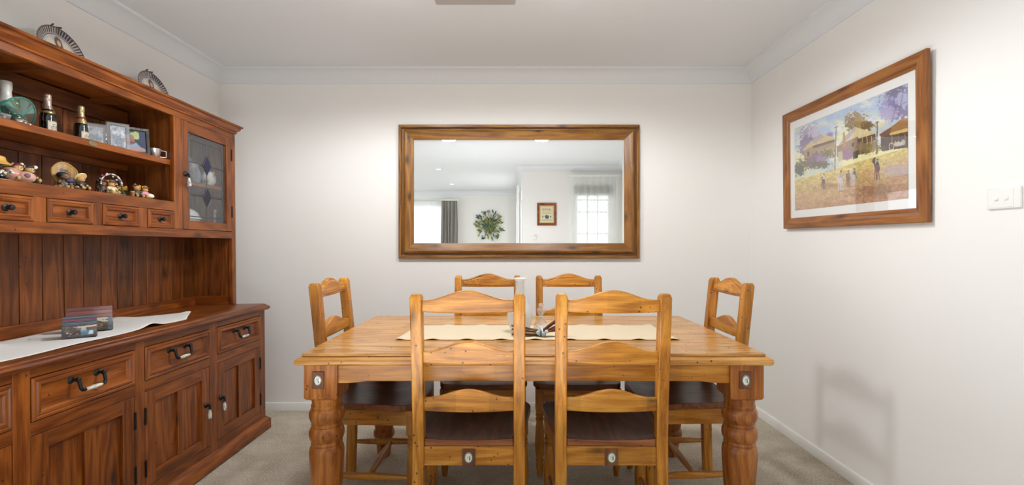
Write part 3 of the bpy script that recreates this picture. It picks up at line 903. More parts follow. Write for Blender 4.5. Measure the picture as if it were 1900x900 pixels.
# ================================================================== DINING CHAIRS
def back_y(z):
    return -.012 * max(0, (.48 - z) / .48) - .050 * max(0, (z - .48) / .52) ** 1.15
def make_chair(label, loc, rz):
    r = thing('dining_chair', label, 'chair', loc, (0, 0, rz), 'dining chairs round the table')
    wl, wxx, wyy = wood('honey', 'z'), wood('honey', 'x'), wood('honey', 'y')
    for sx in (-1, 1):
        b = MB(); vs, fs = [], []
        zs = [0, .12, .25, .38, .48, .6, .7, .8, .9, .985, 1.0]
        for i, z in enumerate(zs):
            e = 1.0 if i < len(zs) - 1 else .72
            hw, hd = .0205 * e, (.0205 if z < .02 else .0225) * e
            for dx, dy in ((-1, -1), (1, -1), (1, 1), (-1, 1)):
                vs.append((sx * .1805 + dx * hw, back_y(z) + dy * hd, z))
        for i in range(len(zs) - 1):
            for k in range(4):
                k2 = (k + 1) % 4
                fs.append((4 * i + k, 4 * i + k2, 4 * i + 4 + k2, 4 * i + 4 + k))
        n = len(zs) - 1
        fs += [(3, 2, 1, 0), (4 * n, 4 * n + 1, 4 * n + 2, 4 * n + 3)]
        b.add(vs, fs); b.build('back_post', wl, r, bevel=.0045, seg=3, angle=45)
    def rail(name, zb, ze, zc, bow, panel=False):
        hw = .1625; n = 24
        def strip(bb, hw, t0, t1, gap=0.0):
            vs = []
            for k in range(n + 1):
                x = -hw + 2 * hw * k / n; s_ = abs(x) / .160
                arch = .5 * (1 + math.cos(PI * min(1, s_ / .92)))
                zt = ze + (zc - ze) * arch - gap; z0 = zb - bow * (1 - s_ * s_) + gap
                cv = .006 * (1 - s_ * s_)
                for z, t in ((z0, t0), (zt, t0), (zt, t1), (z0, t1)):
                    vs.append((x, back_y(z) - cv + t, z))
            fs = [(3, 2, 1, 0), tuple(4 * n + k for k in range(4))]
            for i in range(n):
                for k in range(4):
                    k2 = (k + 1) % 4
                    fs.append((4 * i + k, 4 * i + k2, 4 * i + 4 + k2, 4 * i + 4 + k))
            bb.add(vs, fs)
        b = MB(); strip(b, hw, -.012, .010)
        o = b.build(name, wxx, r, bevel=.004, seg=2, angle=40)
        if panel:
            b = MB(); strip(b, hw - .014, .008, .0135, .011); b.build('raised_panel', wxx, o, bevel=.003)
    rail('crest_rail', .935, .978, 1.012, .004, True)
    rail('back_rail', .752, .795, .830, .004)
    rail('back_rail', .577, .624, .655, .004)
    # saddle seat
    b = MB(); n = 18
    ZT, TH = .478, .028
    def outline(v):
        hw = .186 + (.232 - .186) * min(1, v * 1.25)
        if v > .82: hw -= .030 * ((v - .82) / .18) ** 2
        return hw
    def y_of(u, v):
        y = -.016 + .446 * v
        return y - (.020 * (2 * u - 1) ** 2 * v)
    def dish(u, v):
        x = 2 * u - 1
        e = (1 - x * x) * max(0, 1 - ((v - .42) / .48) ** 2)
        ridge = .35 * math.exp(-(x / .18) ** 2) * max(0, (v - .45) / .55)
        return .020 * max(0, e) ** .8 * (1 - ridge)
    vs = []
    for lay in (0, 1):
        for j in range(n + 1):
            for i in range(n + 1):
                u, v = i / n, j / n
                hw = outline(v)
                if v < .075: hw = .159
                vs.append(((2 * u - 1) * hw, y_of(u, v), ZT - TH if lay else ZT - dish(u, v)))
    fs = []; N = (n + 1) * (n + 1)
    for j in range(n):
        for i in range(n):
            q = j * (n + 1) + i
            fs.append((q, q + 1, q + n + 2, q + n + 1)); fs.append((N + q, N + q + n + 1, N + q + n + 2, N + q + 1))
    ring = [i for i in range(n)] + [j * (n + 1) + n for j in range(n)] + [n * (n + 1) + n - i for i in range(n)] + [(n - j) * (n + 1) for j in range(n)]
    for k in range(len(ring)):
        a, c = ring[k], ring[(k + 1) % len(ring)]
        fs.append((a, N + a, N + c, c))
    b.add(vs, fs)
    b.mi = [0] * (2 * n * n) + [1] * len(ring)
    b.build('seat', [wood('seat', 'y'), wood('seat_edge', 'x')], r, bevel=.003, angle=40)
    # aprons
    za, zb = .382, .4495
    b = MB(); b.box(-.160, .160, -.016, .006, za, zb); b.box(-.160, .160, -.018, .004, za, za + .006)
    b.build('apron', wxx, r, bevel=.0015)
    medallion(r, 0, -.016, .412, .046, .060)
    b = MB(); b.box(-.185, .185, .375, .395, za, zb); b.build('apron', wxx, r, bevel=.0015)
    for sx in (-1, 1):
        b = MB(); b.add([(sx * x, y, z) for z in (za, zb) for x, y in ((.178, .022), (.198, .022), (.212, .370), (.192, .370))],
                        [(0, 1, 2, 3), (7, 6, 5, 4), (0, 4, 5, 1), (1, 5, 6, 2), (2, 6, 7, 3), (3, 7, 4, 0)])
        b.build('apron', wyy, r, bevel=.0015)
        # turned front leg
        b = MB(); cx, cy = sx * .200, .385
        b.box(cx - .0225, cx + .0225, cy - .0225, cy + .0225, .345, .4495)
        for k in range(3): b.box(cx - .016 + .012 * k, cx - .010 + .012 * k, cy + .0225, cy + .0245, .36, .445)
        b.lathe([(.012, 0), (.014, .003), (.0185, .05), (.0205, .062), (.0165, .068), (.0215, .078), (.0215, .086), (.0165, .092), (.019, .10), (.0235, .125), (.0245, .16), (.0235, .20), (.0205, .262), (.0175, .284), (.0215, .290), (.0215, .298), (.0175, .303), (.0215, .310), (.0215, .318), (.0175, .323), (.0205, .335), (.022, .347)], (cx, cy, 0), 20)
        b.build('front_leg', wl, r, angle=35)
        def spindle(p, q, r0, r1):
            p, q = Vector(p), Vector(q)
            ts = [0, .08, .2, .35, .5, .65, .8, .92, 1]
            return [p + (q - p) * t for t in ts], [r0 + (r1 - r0) * math.sin(PI * t) ** .8 for t in ts]
        b = MB(); b.tube(*spindle((sx * .1815, .012, .155), (sx * .198, .364, .150), .0095, .0165), 12); b.build('stretcher', wyy, r)
    b = MB(); b.tube(*spindle((-.177, .19, .152), (.177, .19, .152), .0085, .0165), 12); b.build('stretcher', wxx, r)
    return r
C1 = make_chair('pine ladder-back dining chair with its back to the viewer, nearer left of the front pair', (-.166, 1.745, 0), 0)
dup(C1, (.344, 1.745, 0), (0, 0, -.015), 'pine ladder-back dining chair with its back to the viewer, nearer right of the front pair')
dup(C1, (-.163, 2.835, 0), (0, 0, PI), 'pine ladder-back dining chair behind the table on the left, beside the clear decanter', (.97, 1, .985))
dup(C1, (.318, 2.835, 0), (0, 0, PI), 'pine ladder-back dining chair behind the table on the right, under the mirror', (.97, 1, .985))
dup(C1, (-.835, 2.315, 0), (0, 0, -PI / 2), 'pine ladder-back dining chair at the left end of the table, nearest the dresser')
dup(C1, (.985, 2.33, 0), (0, 0, PI / 2), 'pine ladder-back dining chair at the right end of the table, nearest the framed cottage print')

# ================================================================== ON THE TABLE
ZT = .7648
lin_c = plain('runner_linen', rgb(212, 196, 168), .9, bump=.35, bscale=700, vary=.05, spec=.15)
def runner(u, v):
    x = -.511 + 1.212 * u; y = 2.054 + .372 * v
    xx = x + (.022 * v if u < .5 else -.02 * v) * abs(2 * u - 1)
    wv = max(0, math.sin(u * 2 * PI * 8.3 + 1.0)) ** 2 * .0055 * (max(0, 1 - v * 2.2) ** 2) + max(0, math.sin(u * 2 * PI * 7 + 2)) ** 2 * .004 * max(0, (v - .75) * 4)
    return (xx, y, ZT + .0016 + wv)
b = MB(); b.grid(150, 16, runner)
tag(b.build('table_runner', lin_c, None, recalc=False, angle=180, thick=.0016), 'cream linen table runner with a wavy hem laid along the table', 'table runner')
ZR = ZT + .0032
# tall decanter
r = thing('decanter', 'tall clear glass decanter with a long neck and frosted round body on the runner', 'decanter', (.022, 2.24, ZR))
M_FROST = clear_glass('frosted_glass', (.96, .97, .97), .05, .38, (.93, .94, .94), .08)
b = MB(); b.lathe([(0, 0), (.036, 0), (.040, .004), (.052, .030), (.060, .062), (.058, .09), (.046, .122), (.030, .150), (.0225, .170), (.0205, .19), (.0205, .235), (.023, .245), (.023, .249), (.0195, .247), (.0175, .235), (.0175, .19), (.027, .150), (.043, .121), (.054, .09), (.056, .062), (.048, .032), (.030, .008), (0, .006)], seg=36)
b.build('bottle', M_FROST, r, angle=60)
b = MB(); b.lathe([(.0230, .236), (.030, .244), (.031, .247), (.0235, .249)], seg=28); b.build('lip', M_FROST, r)
# cut glass scent bottle
M_CUT = clear_glass('cut_glass', (.97, .98, .98), .16, .10, (.95, .95, .95), .02)
r = thing('cut_glass_bottle', 'small cut glass bottle with a faceted stopper on the runner beside the decanter', 'bottle', (.122, 2.275, ZR))
b = MB(); b.lathe([(0, 0), (.037, 0), (.039, .006), (.037, .018), (.028, .036), (.014, .050), (.011, .055), (.018, .060), (.018, .066), (.010, .068)], seg=9); b.build('bottle', M_CUT, r, angle=15)
b = MB(); b.lathe([(.008, .066), (.010, .072), (.017, .084), (.020, .094), (.016, .104), (.010, .109), (.013, .116), (.012, .124), (0, .129)], seg=8); b.build('stopper', M_CUT, r, angle=15)
# tied twigs
r = thing('twig_bundle', 'bundle of brown twigs tied with pale ribbon and shells lying on the runner', 'twigs', (.112, 2.128, ZR + .002))
wt = plain('twig_bark', rgb(112, 66, 38), .6, bump=.4, bscale=60, vary=.3)
rr = random.Random(5)
for k in range(18):
    a, dz = rr.uniform(-.30, .30), rr.uniform(-.04, .11)
    row = k % 3
    y0 = rr.uniform(-.010, .010); z0 = .005 + .008 * row
    L1, L2 = rr.uniform(.09, .13), rr.uniform(.075, .112)
    pts = []
    for t in np.linspace(-1, 1, 7):
        L = L1 if t < 0 else L2
        pts.append((t * L, y0 + a * t * L * .6 + .003 * math.sin(5 * t + k), max(.005, z0 + abs(t) * .012 * row + max(0, t) * dz * .5)))
    b = MB(); b.tube(pts, [rr.uniform(.0026, .0038) for _ in range(7)], 6); b.build('twig', wt, r)
b = MB(); M_RIB = plain('ribbon_pale', rgb(216, 222, 220), .6)
for dx in (-.006, .006):
    b.tube([(dx, .021 * math.cos(t), .016 + .016 * math.sin(t)) for t in np.linspace(0, 2 * PI, 18, endpoint=False)], .004, 6, close=True)
b.tube([(0, -.02, .026), (-.006, -.022, .04), (-.016, -.018, .052), (-.02, -.012, .045)], .003, 6)
b.build('ribbon', M_RIB, r)
for (x, y, z, sc, col) in ((-.012, -.026, .018, .011, (176, 204, 206)), (.012, -.028, .012, .012, (150, 178, 206)), (.024, -.024, .022, .009, (220, 224, 216))):
    b = MB(Tm(x, y, z, .4, .2, .5)); b.c = col
    b.lathe([(0, -sc), (sc * .5, -sc * .75), (sc * .95, -sc * .1), (sc, .2 * sc), (sc * .6, sc * .7), (sc * .25, sc), (0, sc * 1.15)], seg=10, sy=.7)
    b.build('shell', M_CERAMIC, r)

# ================================================================== DRESSER (sideboard + hutch), leaning very slightly back on the carpet
_ey = Vector((-.0045, 1, -.0045)).normalized()
_ez = Vector((-.012, .0045, 1)); _ez = (_ez - _ey * _ez.dot(_ey)).normalized()
_ex = _ey.cross(_ez)
DM = Matrix.Translation((-2.06, 3.09, 0)) @ Matrix((_ex, _ey, _ez)).transposed().to_4x4()
DROT = DM.to_euler()
def dloc(x, y, z): return DM @ Vector((x, y, z))

dx_, dy_, dz_ = wood('dresser', 'x'), wood('dresser', 'y'), wood('dresser', 'z')
py_, pz_ = wood('plank', 'y'), wood('plank', 'z')
r = SB = thing('sideboard', 'dark honey pine sideboard with four drawers over four doors against the left wall', 'sideboard', dloc(0, 0, 0), DROT)
F = .475
Y0, Y1 = -2.072, -.022
BAYS = [(-.518, -.080), (-1.024, -.580), (-1.514, -1.078), (-2.010, -1.570)]
b = MB(); b.box(.01, F - .024, Y0 + .004, Y1 - .004, .04, .752); b.build('carcass', dy_, r)
b = MB(); b.rectstack(.01, F, Y0, Y1, [(.024, 0), (.024, .052), (.020, .060), (.012, .066), (.008, .074), (0, .078)], (0, 1, 1, 1)); b.build('plinth', dy_, r, angle=30)
b = MB(); b.rectstack(.0, F, Y0, Y1, [(.006, .750), (.016, .752), (.022, .758), (.024, .766), (.021, .774), (.014, .778), (.010, .7785), (.008, .783), (.0, .789), (-.006, .7905)], (0, 1, 1, 1)); b.build('worktop', dy_, r, angle=28)
ZW = .7905
b = MB(); b.box(F - .022, F, Y0 + .06, Y1 - .058, .722, .751); b.build('face_rail', dy_, r, bevel=.0012)
b = MB(); b.box(F - .022, F, Y0 + .06, Y1 - .058, .077, .117); b.build('face_rail', dy_, r, bevel=.0012)
for a, c in ((-.080, Y1), (-.580, -.518), (-1.078, -1.024), (-1.570, -1.514), (Y0, -2.010)):
    b = MB(); b.box(F - .022, F + .0006, a, c, .077, .7505); b.build('face_stile', dz_, r, bevel=.0012)
for (a, c) in BAYS:
    b = MB(); b.box(F - .022, F, a, c, .530, .574); b.build('face_rail', dy_, r, bevel=.0012)
DMOLD = [(0, -.016), (0, .002), (.003, .006), (.010, .007), (.014, .004), (.018, .008), (.026, .008), (.031, .003), (.036, -.006), (.036, -.016)]
fd = lambda a, c, h: (F + h, a, c)
def ceramic(U, V, seed):
    c = Canvas(U, V); c.C[:] = (226, 220, 204)
    n = fbm(U * 14, V * 14, seed)
    c.put((n > .56) * .75, (92, 96, 110)); c.put((fbm(U * 9, V * 9, seed + 5) > .62) * .5, (178, 160, 120))
    return c.C
def lathe_grid(b, prof, at, axis, nu=18, colf=None):
    """turned piece along an axis with painted glaze"""
    zs = np.array([p[1] for p in prof]); rs = np.array([p[0] for p in prof]); n = len(prof) - 1
    def fn(u, v):
        i = min(n - 1, int(v * n + 1e-6)); f = v * n - i
        rr_ = rs[i] + (rs[i + 1] - rs[i]) * f; z = zs[i] + (zs[i + 1] - zs[i]) * f
        a = u * 2 * PI
        if axis == 'y': return (at[0] + rr_ * math.cos(a), at[1] + z, at[2] + rr_ * math.sin(a))
        return (at[0] + rr_ * math.cos(a), at[1] + rr_ * math.sin(a), at[2] + z)
    b.grid(nu, n, fn, colf)
def bail(par, y, z, seed):
    for s in (-1, 1):
        b = MB()
        b.lathe([(.0, 0), (.013, 0), (.014, .003), (.011, .007), (.006, .010), (0, .011)], seg=16, M=Tm(F - .009, y + s * .054, z, ry=PI / 2))
        b.tube([(F - .004, y + s * .054, z), (F + .016, y + s * .054, z), (F + .024, y + s * .0535, z - .005), (F + .027, y + s * .053, z - .018), (F + .029, y + s * .052, z - .030), (F + .030, y + s * .047, z - .037), (F + .030, y + s * .036, z - .039)], [.006, .006, .0065, .006, .006, .0065, .007], 10)
        b.ball((F + .022, y + s * .0545, z + .002), .0085, 10, 8)
        b.build('handle_mount', M_BLACK, par)
    b = MB(); lathe_grid(b, [(.0, -.038), (.0055, -.037), (.0062, -.030), (.0075, -.015), (.0082, 0), (.0075, .015), (.0062, .030), (.0055, .037), (0, .038)], (F + .030, y, z - .0395), 'y', 16, lambda U, V: ceramic(U, V * 3, seed))
    b.build('handle_grip', M_CERAMIC, par, recalc=False, angle=180)
def drop(par, x, y, z, seed, nm='drop_handle'):
    b = MB(); b.lathe([(.0, 0), (.013, 0), (.0145, .003), (.011, .008), (.006, .012), (0, .013)], seg=16, M=Tm(x, y, z, ry=PI / 2))
    b.tube([(x + .008, y, z), (x + .018, y, z - .002), (x + .021, y, z - .012), (x + .020, y, z - .022)], [.006, .0065, .006, .007], 8)
    b.ball((x + .018, y, z + .001), .009, 10, 8)
    b.build('handle_mount', M_BLACK, par)
    b = MB(); lathe_grid(b, [(0, -.050), (.009, -.049), (.0105, -.040), (.0098, -.026), (.0072, -.010), (.0058, -.003), (.007, 0), (0, .001)], (x + .020, y, z - .020), 'z', 16, lambda U, V: ceramic(U, V, seed))
    b.build(nm, M_CERAMIC, par, recalc=False, angle=180)
for i, (a, c) in enumerate(BAYS):
    b = MB(); g = .0025
    b.frame(a + g, c - g, .574 + g, .722 - g, DMOLD, fd, 0, 1)
    b.box(F - .016, F - .006, a + .036, c - .036, .609, .687)
    d = b.build('drawer', [dy_, dz_], r, angle=25)
    bail(d, (a + c) / 2 + (-.012 if i else 0), .674, 10 + i)
    # door: stiles, rails, mullion, two recessed panels
    z0, z1 = .119, .528
    b = MB(); w = .062
    b.m = 1; b.box(F - .020, F, a + g, a + w, z0, z1); b.box(F - .020, F, c - w, c - g, z0, z1)
    ym = (a + c) / 2; b.box(F - .0185, F - .0015, ym - .016, ym + .016, z0 + .05, z1 - .05)
    b.m = 0; b.box(F - .020, F - .0005, a + w, c - w, z0, z0 + .052); b.box(F - .020, F - .0005, a + w, c - w, z1 - .056, z1)
    d = b.build('door', [dy_, dz_], r, bevel=.0014)
    for p0, p1 in ((a + w, ym - .016), (ym + .016, c - w)):
        b = MB(); b.box(F - .017, F - .012, p0 - .003, p1 + .003, z0 + .048, z1 - .052); b.build('panel', dz_, d)
    hside = 1 if i in (0, 2) else -1
    hy_ = (c - .001) if hside > 0 else (a + .001)
    for zc in (.425, .200):
        b = MB(); b.box(F - .003, F + .0035, hy_ - .005, hy_ + .005, zc - .034, zc + .034)
        b.tube([(F + .003, hy_, zc - .036), (F + .003, hy_, zc + .036)], .004, 8); b.build('hinge', M_BLACK, d)
    ky = (a + .030) if hside > 0 else (c - .034)
    drop(d, F, ky, .338, 30 + i)

# ------------------------------------------------------------------ hutch
OZ = ZW + .0003
HM = Matrix.Translation((0, 0, -OZ))
r = HU = thing('dresser_hutch', 'tall pine hutch with open shelves and a leaded glass door standing on the sideboard', 'hutch', dloc(0, 0, OZ), DROT)
FH = .300
def HB(): return MB(HM)
for a, c in ((-.058, -.027), (Y0, Y0 + .031)):
    b = HB(); b.box(.03, FH - .020, a, c, OZ, 1.868); b.build('side_panel', pz_, r)
for a, c in ((-.0665, -.0268), (Y0 - .0002, Y0 + .040)):
    b = HB(); b.box(FH - .022, FH, a, c, OZ, 1.868); b.build('face_stile', dz_, r, bevel=.0012)
for sy in (-.0605, Y0 + .033):
    b = HB(); b.box(.035, FH - .024, sy, sy + .003, OZ, OZ + .055); b.build('base_rail', wood('dresser', 'x'), r, bevel=.001)
# back planks, tongue and groove with open joints
edges = [-.066, -.150, -.243, -.345, -.444, -.543, -.641, -.737, -.833, -.931, -1.030, -1.128, -1.227, -1.326, -1.424, -1.522, -1.620, -1.719, -1.817, -1.915, Y0 + .031]
for k in range(len(edges) - 1):
    b = HB(); b.box(.038, .050, edges[k + 1] + .0018, edges[k] - .0018, OZ + .002, 1.862); b.build('back_plank', pz_, r, bevel=.0015)
b = HB(); b.box(.022, .0375, Y0 + .031, -.058, OZ, 1.862); b.build('back_board', plain('dark_joint', rgb(40, 20, 10), .8), r)
b = HB(); b.box(.0505, .064, Y0 + .033, -.062, OZ, .842); b.build('back_rail', dy_, r, bevel=.0015)
b = HB(); b.box(.0505, .066, -1.52, -.585, 1.775, 1.855); b.build('back_rail', py_, r, bevel=.0015)
b = HB(); b.box(.0505, .062, -1.52, -.585, 1.545, 1.578); b.build('back_rail', py_, r, bevel=.0015)
# boards
b = HB(); b.box(.05, FH - .022, Y0 + .031, -.058, 1.207, 1.225); b.build('bottom_board', py_, r)
b = HB(); b.box(.05, FH - .022, -1.5155, -.5785, 1.368, 1.3865); b.build('shelf', py_, r)
b = HB(); b.box(.0505, .281, -1.515, -.581, 1.578, 1.6065); b.build('shelf', dy_, r, bevel=.002)
b = HB(); b.box(.015, FH - .010, Y0 + .001, -.028, 1.868, 1.886); b.build('top_board', py_, r)
for yb in (-.80, -1.22):
    b = HB(); b.box(.066, FH - .022, yb - .012, yb + .012, 1.836, 1.868); b.build('top_brace', wood('plank', 'x'), r)
b = HB(); b.lathe([(0, 0), (.0115, 0), (.0115, .0018), (.0095, .0026), (.008, .0016), (0, .0018)], seg=24, M=Tm(.281, -1.0465, 1.592, ry=PI / 2), sx=.95, sy=1.9)
b.build('shelf_badge', plain('brass_dull', rgb(150, 140, 108), .35, .8), r)
# dividers beside the glazed cupboards
for a, c in ((-.578, -.556), (-1.538, -1.516)):
    b = HB(); b.box(.05, FH - .020, a, c, 1.225, 1.868); b.build('divider', pz_, r)
for a, c in ((-.581, -.519), (-1.573, -1.511)):
    b = HB(); b.box(FH - .022, FH, a, c, 1.247, 1.836); b.build('face_stile', dz_, r, bevel=.0012)
b = HB(); b.box(FH - .022, FH, Y0 + .04, -.0665, 1.836, 1.872); b.build('top_rail', dy_, r, bevel=.0012)
b = HB(); b.box(FH - .022, FH, Y0 + .04, -.0665, 1.204, 1.246); b.build('bottom_rail', dy_, r, bevel=.0012)
b = HB(); b.box(FH - .024, FH + .001, -1.511, -.581, 1.339, 1.388); b.build('shelf_rail', dy_, r, bevel=.002)
b = HB()
b.rectstack(.015, FH, Y0, -.027, [(0, 1.866), (.007, 1.868), (.009, 1.874), (.006, 1.878), (.009, 1.881), (.022, 1.892), (.026, 1.902), (.025, 1.905), (.033, 1.908), (.036, 1.914), (.034, 1.918), (.0, 1.918)], (0, 1, 1, 1))
b.build('cornice', dy_, r, angle=24)
# small drawers
fh = lambda a, c, h: (FH + h, a, c)
SD = [(-.768, -.584), (-1.024, -.818), (-1.272, -1.070), (-1.508, -1.320)]
SD[0] = (-.768, -.588)
for a, c in ((-.818, -.768), (-1.070, -1.024), (-1.320, -1.272)):
    b = HB(); b.box(FH - .022, FH, a, c, 1.246, 1.339); b.build('face_stile', dz_, r, bevel=.0012)
SMOLD = [(0, -.016), (0, .002), (.003, .005), (.009, .006), (.012, .003), (.016, .005), (.021, .003), (.025, -.006), (.025, -.016)]
for a, c in SD:
    b = HB(); b.frame(a + .002, c - .002, 1.248, 1.337, SMOLD, fh, 0, 1)
    b.box(FH - .016, FH - .006, a + .025, c - .025, 1.271, 1.314)
    d = b.build('small_drawer', [dy_, dz_], r, angle=25)
    b = HB(); b.lathe([(0, 0), (.012, 0), (.013, .003), (.006, .007), (.0055, .013), (.009, .017), (.0105, .022), (.009, .027), (0, .029)], seg=18, M=Tm(FH - .006, (a + c) / 2, 1.291, ry=PI / 2))
    b.build('knob', M_BLACK, d)
# leaded glass doors
M_LEAD = plain('lead_came', rgb(92, 94, 96), .4, .6)
M_LGL = clear_glass('leaded_glass', (.93, .95, .96), .03, .03, (.62, .66, .68), 0.0, .16)
M_VIO = plain('violet_glass', rgb(30, 26, 66), .12, spec=.3)
M_VIO2 = plain('slate_glass', rgb(34, 33, 50), .12, spec=.3)
def glass_door(y0, y1, mirror):
    z0, z1 = 1.248, 1.835
    b = HB(); w, g = .050, .002
    b.m = 1; b.box(FH - .020, FH + .0008, y0 + g, y0 + w, z0, z1); b.box(FH - .020, FH + .0008, y1 - w, y1 - g, z0, z1)
    b.m = 0; b.box(FH - .020, FH, y0 + w, y1 - w, z0, z0 + .048); b.box(FH - .020, FH, y0 + w, y1 - w, z1 - .058, z1)
    d = b.build('glass_door', [dy_, dz_], r, bevel=.002)
    ya, yb_, za, zb = y0 + w, y1 - w, z0 + .048, z1 - .058
    W_ = yb_ - ya
    ys_ = [ya, ya + .022, ya + W_ * .5, yb_ - .028, yb_]; zs_ = [za, za + .026, 1.443, 1.616, 1.742, zb]
    xg = FH - .012
    for i in range(4):
        for j in range(5):
            b = HB(); e = .0012
            b.box(xg - .0015, xg + .0015, ys_[i] + e, ys_[i + 1] - e, zs_[j] + e, zs_[j + 1] - e); b.build('pane', M_LGL, d, smooth=False)
    def came(p, q):
        b = HB(); b.tube([(xg, *p), (xg, *q)], .0026, 6); b.build('lead_came', M_LEAD, d)
    yc = ys_[2]; dm = [(yc, 1.622), (yc, 1.438)]; hw, hh = .036, .053
    for y in (ys_[1], ys_[3]): came((y, za), (y, zb))
    came((yc, za + .028), (yc, dm[1][1] - hh)); came((yc, dm[1][1] + hh), (yc, dm[0][1] - hh)); came((yc, dm[0][1] + hh), (yc, zb))
    came((ya, zs_[1]), (yb_, zs_[1])); came((ya, zs_[4]), (yc, zs_[4]))
    for z in (1.622, 1.438): came((ya, z), (yc - hw, z)); came((yc + hw, z), (yb_, z))
    for (y, z), mt in zip(dm, (M_VIO, M_VIO2)):
        b = HB(); b.prism([(y - hw, z), (y, z - hh), (y + hw, z), (y, z + hh)], xg - .003, xg + .003, lambda a, c, t: (t, a, c))
        o = b.build('diamond_pane', mt, d, smooth=False); o['label'] = 'dark violet glass diamond'
        b = HB(); b.tube([(xg + .002, y - hw, z), (xg + .002, y, z - hh), (xg + .002, y + hw, z), (xg + .002, y, z + hh)], .0028, 6, close=True); b.build('lead_came', M_LEAD, d)
    hy_ = y1 - .001 if not mirror else y0 + .001
    for zc in (1.725, 1.370):
        b = HB(); b.box(FH - .003, FH + .003, hy_ - .005, hy_ + .005, zc - .034, zc + .034); b.tube([(FH + .003, hy_, zc - .036), (FH + .003, hy_, zc + .036)], .004, 8); b.build('hinge', M_BLACK, d)
    ky = y0 + .024 if not mirror else y1 - .024
    b = HB(); b.lathe([(0, 0), (.014, 0), (.0155, .003), (.012, .008), (.006, .012), (0, .013)], seg=16, M=Tm(FH, ky, 1.545, ry=PI / 2))
    b.tube([(FH + .008, ky, 1.545), (FH + .018, ky, 1.543), (FH + .021, ky, 1.533), (FH + .020, ky, 1.523)], [.006, .0065, .006, .007], 8); b.build('handle_mount', M_BLACK, d)
    b = HB(); lathe_grid(b, [(0, -.048), (.011, -.047), (.012, -.040), (.0105, -.026), (.0072, -.010), (.0058, -.003), (.007, 0), (0, .001)], (FH + .020, ky, 1.524), 'z', 16, lambda U, V: ceramic(U, V, 71)); b.build('drop_handle', M_CERAMIC, d, recalc=False, angle=180)
glass_door(-.519, -.0668, False)
glass_door(Y0 + .040, -1.573, True)
b = HB(); b.box(.0505, .262, -.555, -.0595, 1.500, 1.522); b.build('cupboard_shelf', dy_, r, bevel=.0015)

# ================================================================== ON AND IN THE HUTCH
def on(name, label, cat, x, y, z, rz=0.0, group=None):
    return thing(name, label, cat, dloc(x, y, z), (DM.to_3x3() @ Euler((0, 0, rz)).to_matrix()).to_euler(), group)
S1, S2, ST = 1.607, 1.3868, 1.9183          # upper shelf, lower shelf, top of the cornice
# --- painted plates on stands behind the cornice
def plate(label, y, seed):
    r = on('display_plate', label, 'plate', .13, y, 1.887, 0, 'painted plates on top of the hutch')
    T = Tm(0, 0, .002, ry=-.24) @ Tm(0, 0, .112)
    Rr = .112
    def art(U, V):
        A = U * 2 * PI; rr_ = V
        X, Y = rr_ * np.cos(A), rr_ * np.sin(A)
        c = Canvas(X, Y); c.C[:] = (196, 196, 204)
        n = fbm(X * 5 + 9, Y * 5 + 9, seed)
        c.put(np.clip((n - .5) * 4, 0, .6), (186, 204, 222)); c.put(np.clip((.45 - n) * 4, 0, .5), (232, 214, 206))
        for sx in (-1, 1): c.ell(sx * .30, .18, .22, .36, (232, 218, 196), .9, rough=.3, seed=seed, nz=.15)
        c.poly([(-.24, -.75), (-.16, .0), (-.04, .28), (.10, .28), (.24, -.1), (.34, -.75)], (226, 206, 176))
        c.ell(-.26, -.1, .13, .28, (92, 116, 148), .9, rough=.3, seed=seed + 2, nz=.15); c.ell(.30, -.14, .12, .3, (74, 88, 108), .9, rough=.3, seed=seed + 3, nz=.15)
        c.ell(.02, .40, .17, .27, (116, 78, 50), .95); c.ell(.04, .38, .085, .13, (222, 188, 158), 1)
        c.ell(.14, .08, .07, .34, (122, 86, 56), .8)
        c.C = np.where((rr_ > .70)[..., None], np.array((192, 180, 170.0)), c.C)
        ticks = (np.mod(A * 26 / PI, 1) < .26) & (rr_ > .74)
        c.put(ticks * .95, (52, 42, 50))
        dark = (rr_ > .74) & (np.abs(np.mod(A - (.7 if seed % 2 else .9), 2 * PI) - .35) < .35) & (np.mod(A * 26 / PI, 1) < .55)
        c.put(dark * .95, (50, 52, 66))
        for q in (.70, .985): c.put((np.abs(rr_ - q) < .018) * .9, (92, 70, 62))
        c.put((np.abs(rr_ - .87) < .010) * .7, (120, 96, 84))
        return c.C
    def fn(u, v):
        a = u * 2 * PI; q = v * Rr
        h = .002 if v < .66 else .002 + .012 * ((v - .66) / .34) ** 1.2
        return tuple(T @ Vector((h, q * math.cos(a), q * math.sin(a))))
    b = MB(); b.grid(208, 34, fn, art); b.build('plate', M_CERAMIC, r, recalc=False, angle=180)
    b = MB(T @ Tm(-.0035, 0, 0, ry=-PI / 2)); b.lathe([(0, 0), (.06, 0), (.062, .005), (.058, .005), (.07, -.001), (Rr, -.0105), (Rr + .001, -.0125), (Rr - .002, -.0135), (.074, -.003), (0, -.002)], seg=40)
    b.c = None; b.build('plate_back', plain('white_glaze', rgb(224, 222, 218), .2, coat=.3), r)
    b = MB()
    P = lambda x, y_, z: tuple(T @ Vector((x, y_, z)))
    b.tube([P(.018, -.02, Rr + .004), P(.004, -.012, Rr + .007), P(-.012, 0, Rr + .004), P(.004, .012, Rr + .007), P(.018, .02, Rr + .004)], .0032, 8)
    b.tube([P(-.012, 0, Rr + .004), P(-.014, 0, 0), P(-.012, 0, -.09)], .003, 8)
    for s in (-1, 1): b.tube([P(-.012, 0, -.05), (-.02, s * .05, .004), (.035, s * .05, .004), (.05, s * .05, .018)], .003, 8)
    b.build('plate_stand', M_BLACK, r)
plate('painted figure plate on top of the hutch, above the teal glass bowl and bottles', -1.00, 4)
plate('painted figure plate on top of the hutch, near the leaded glass door', -.462, 7)

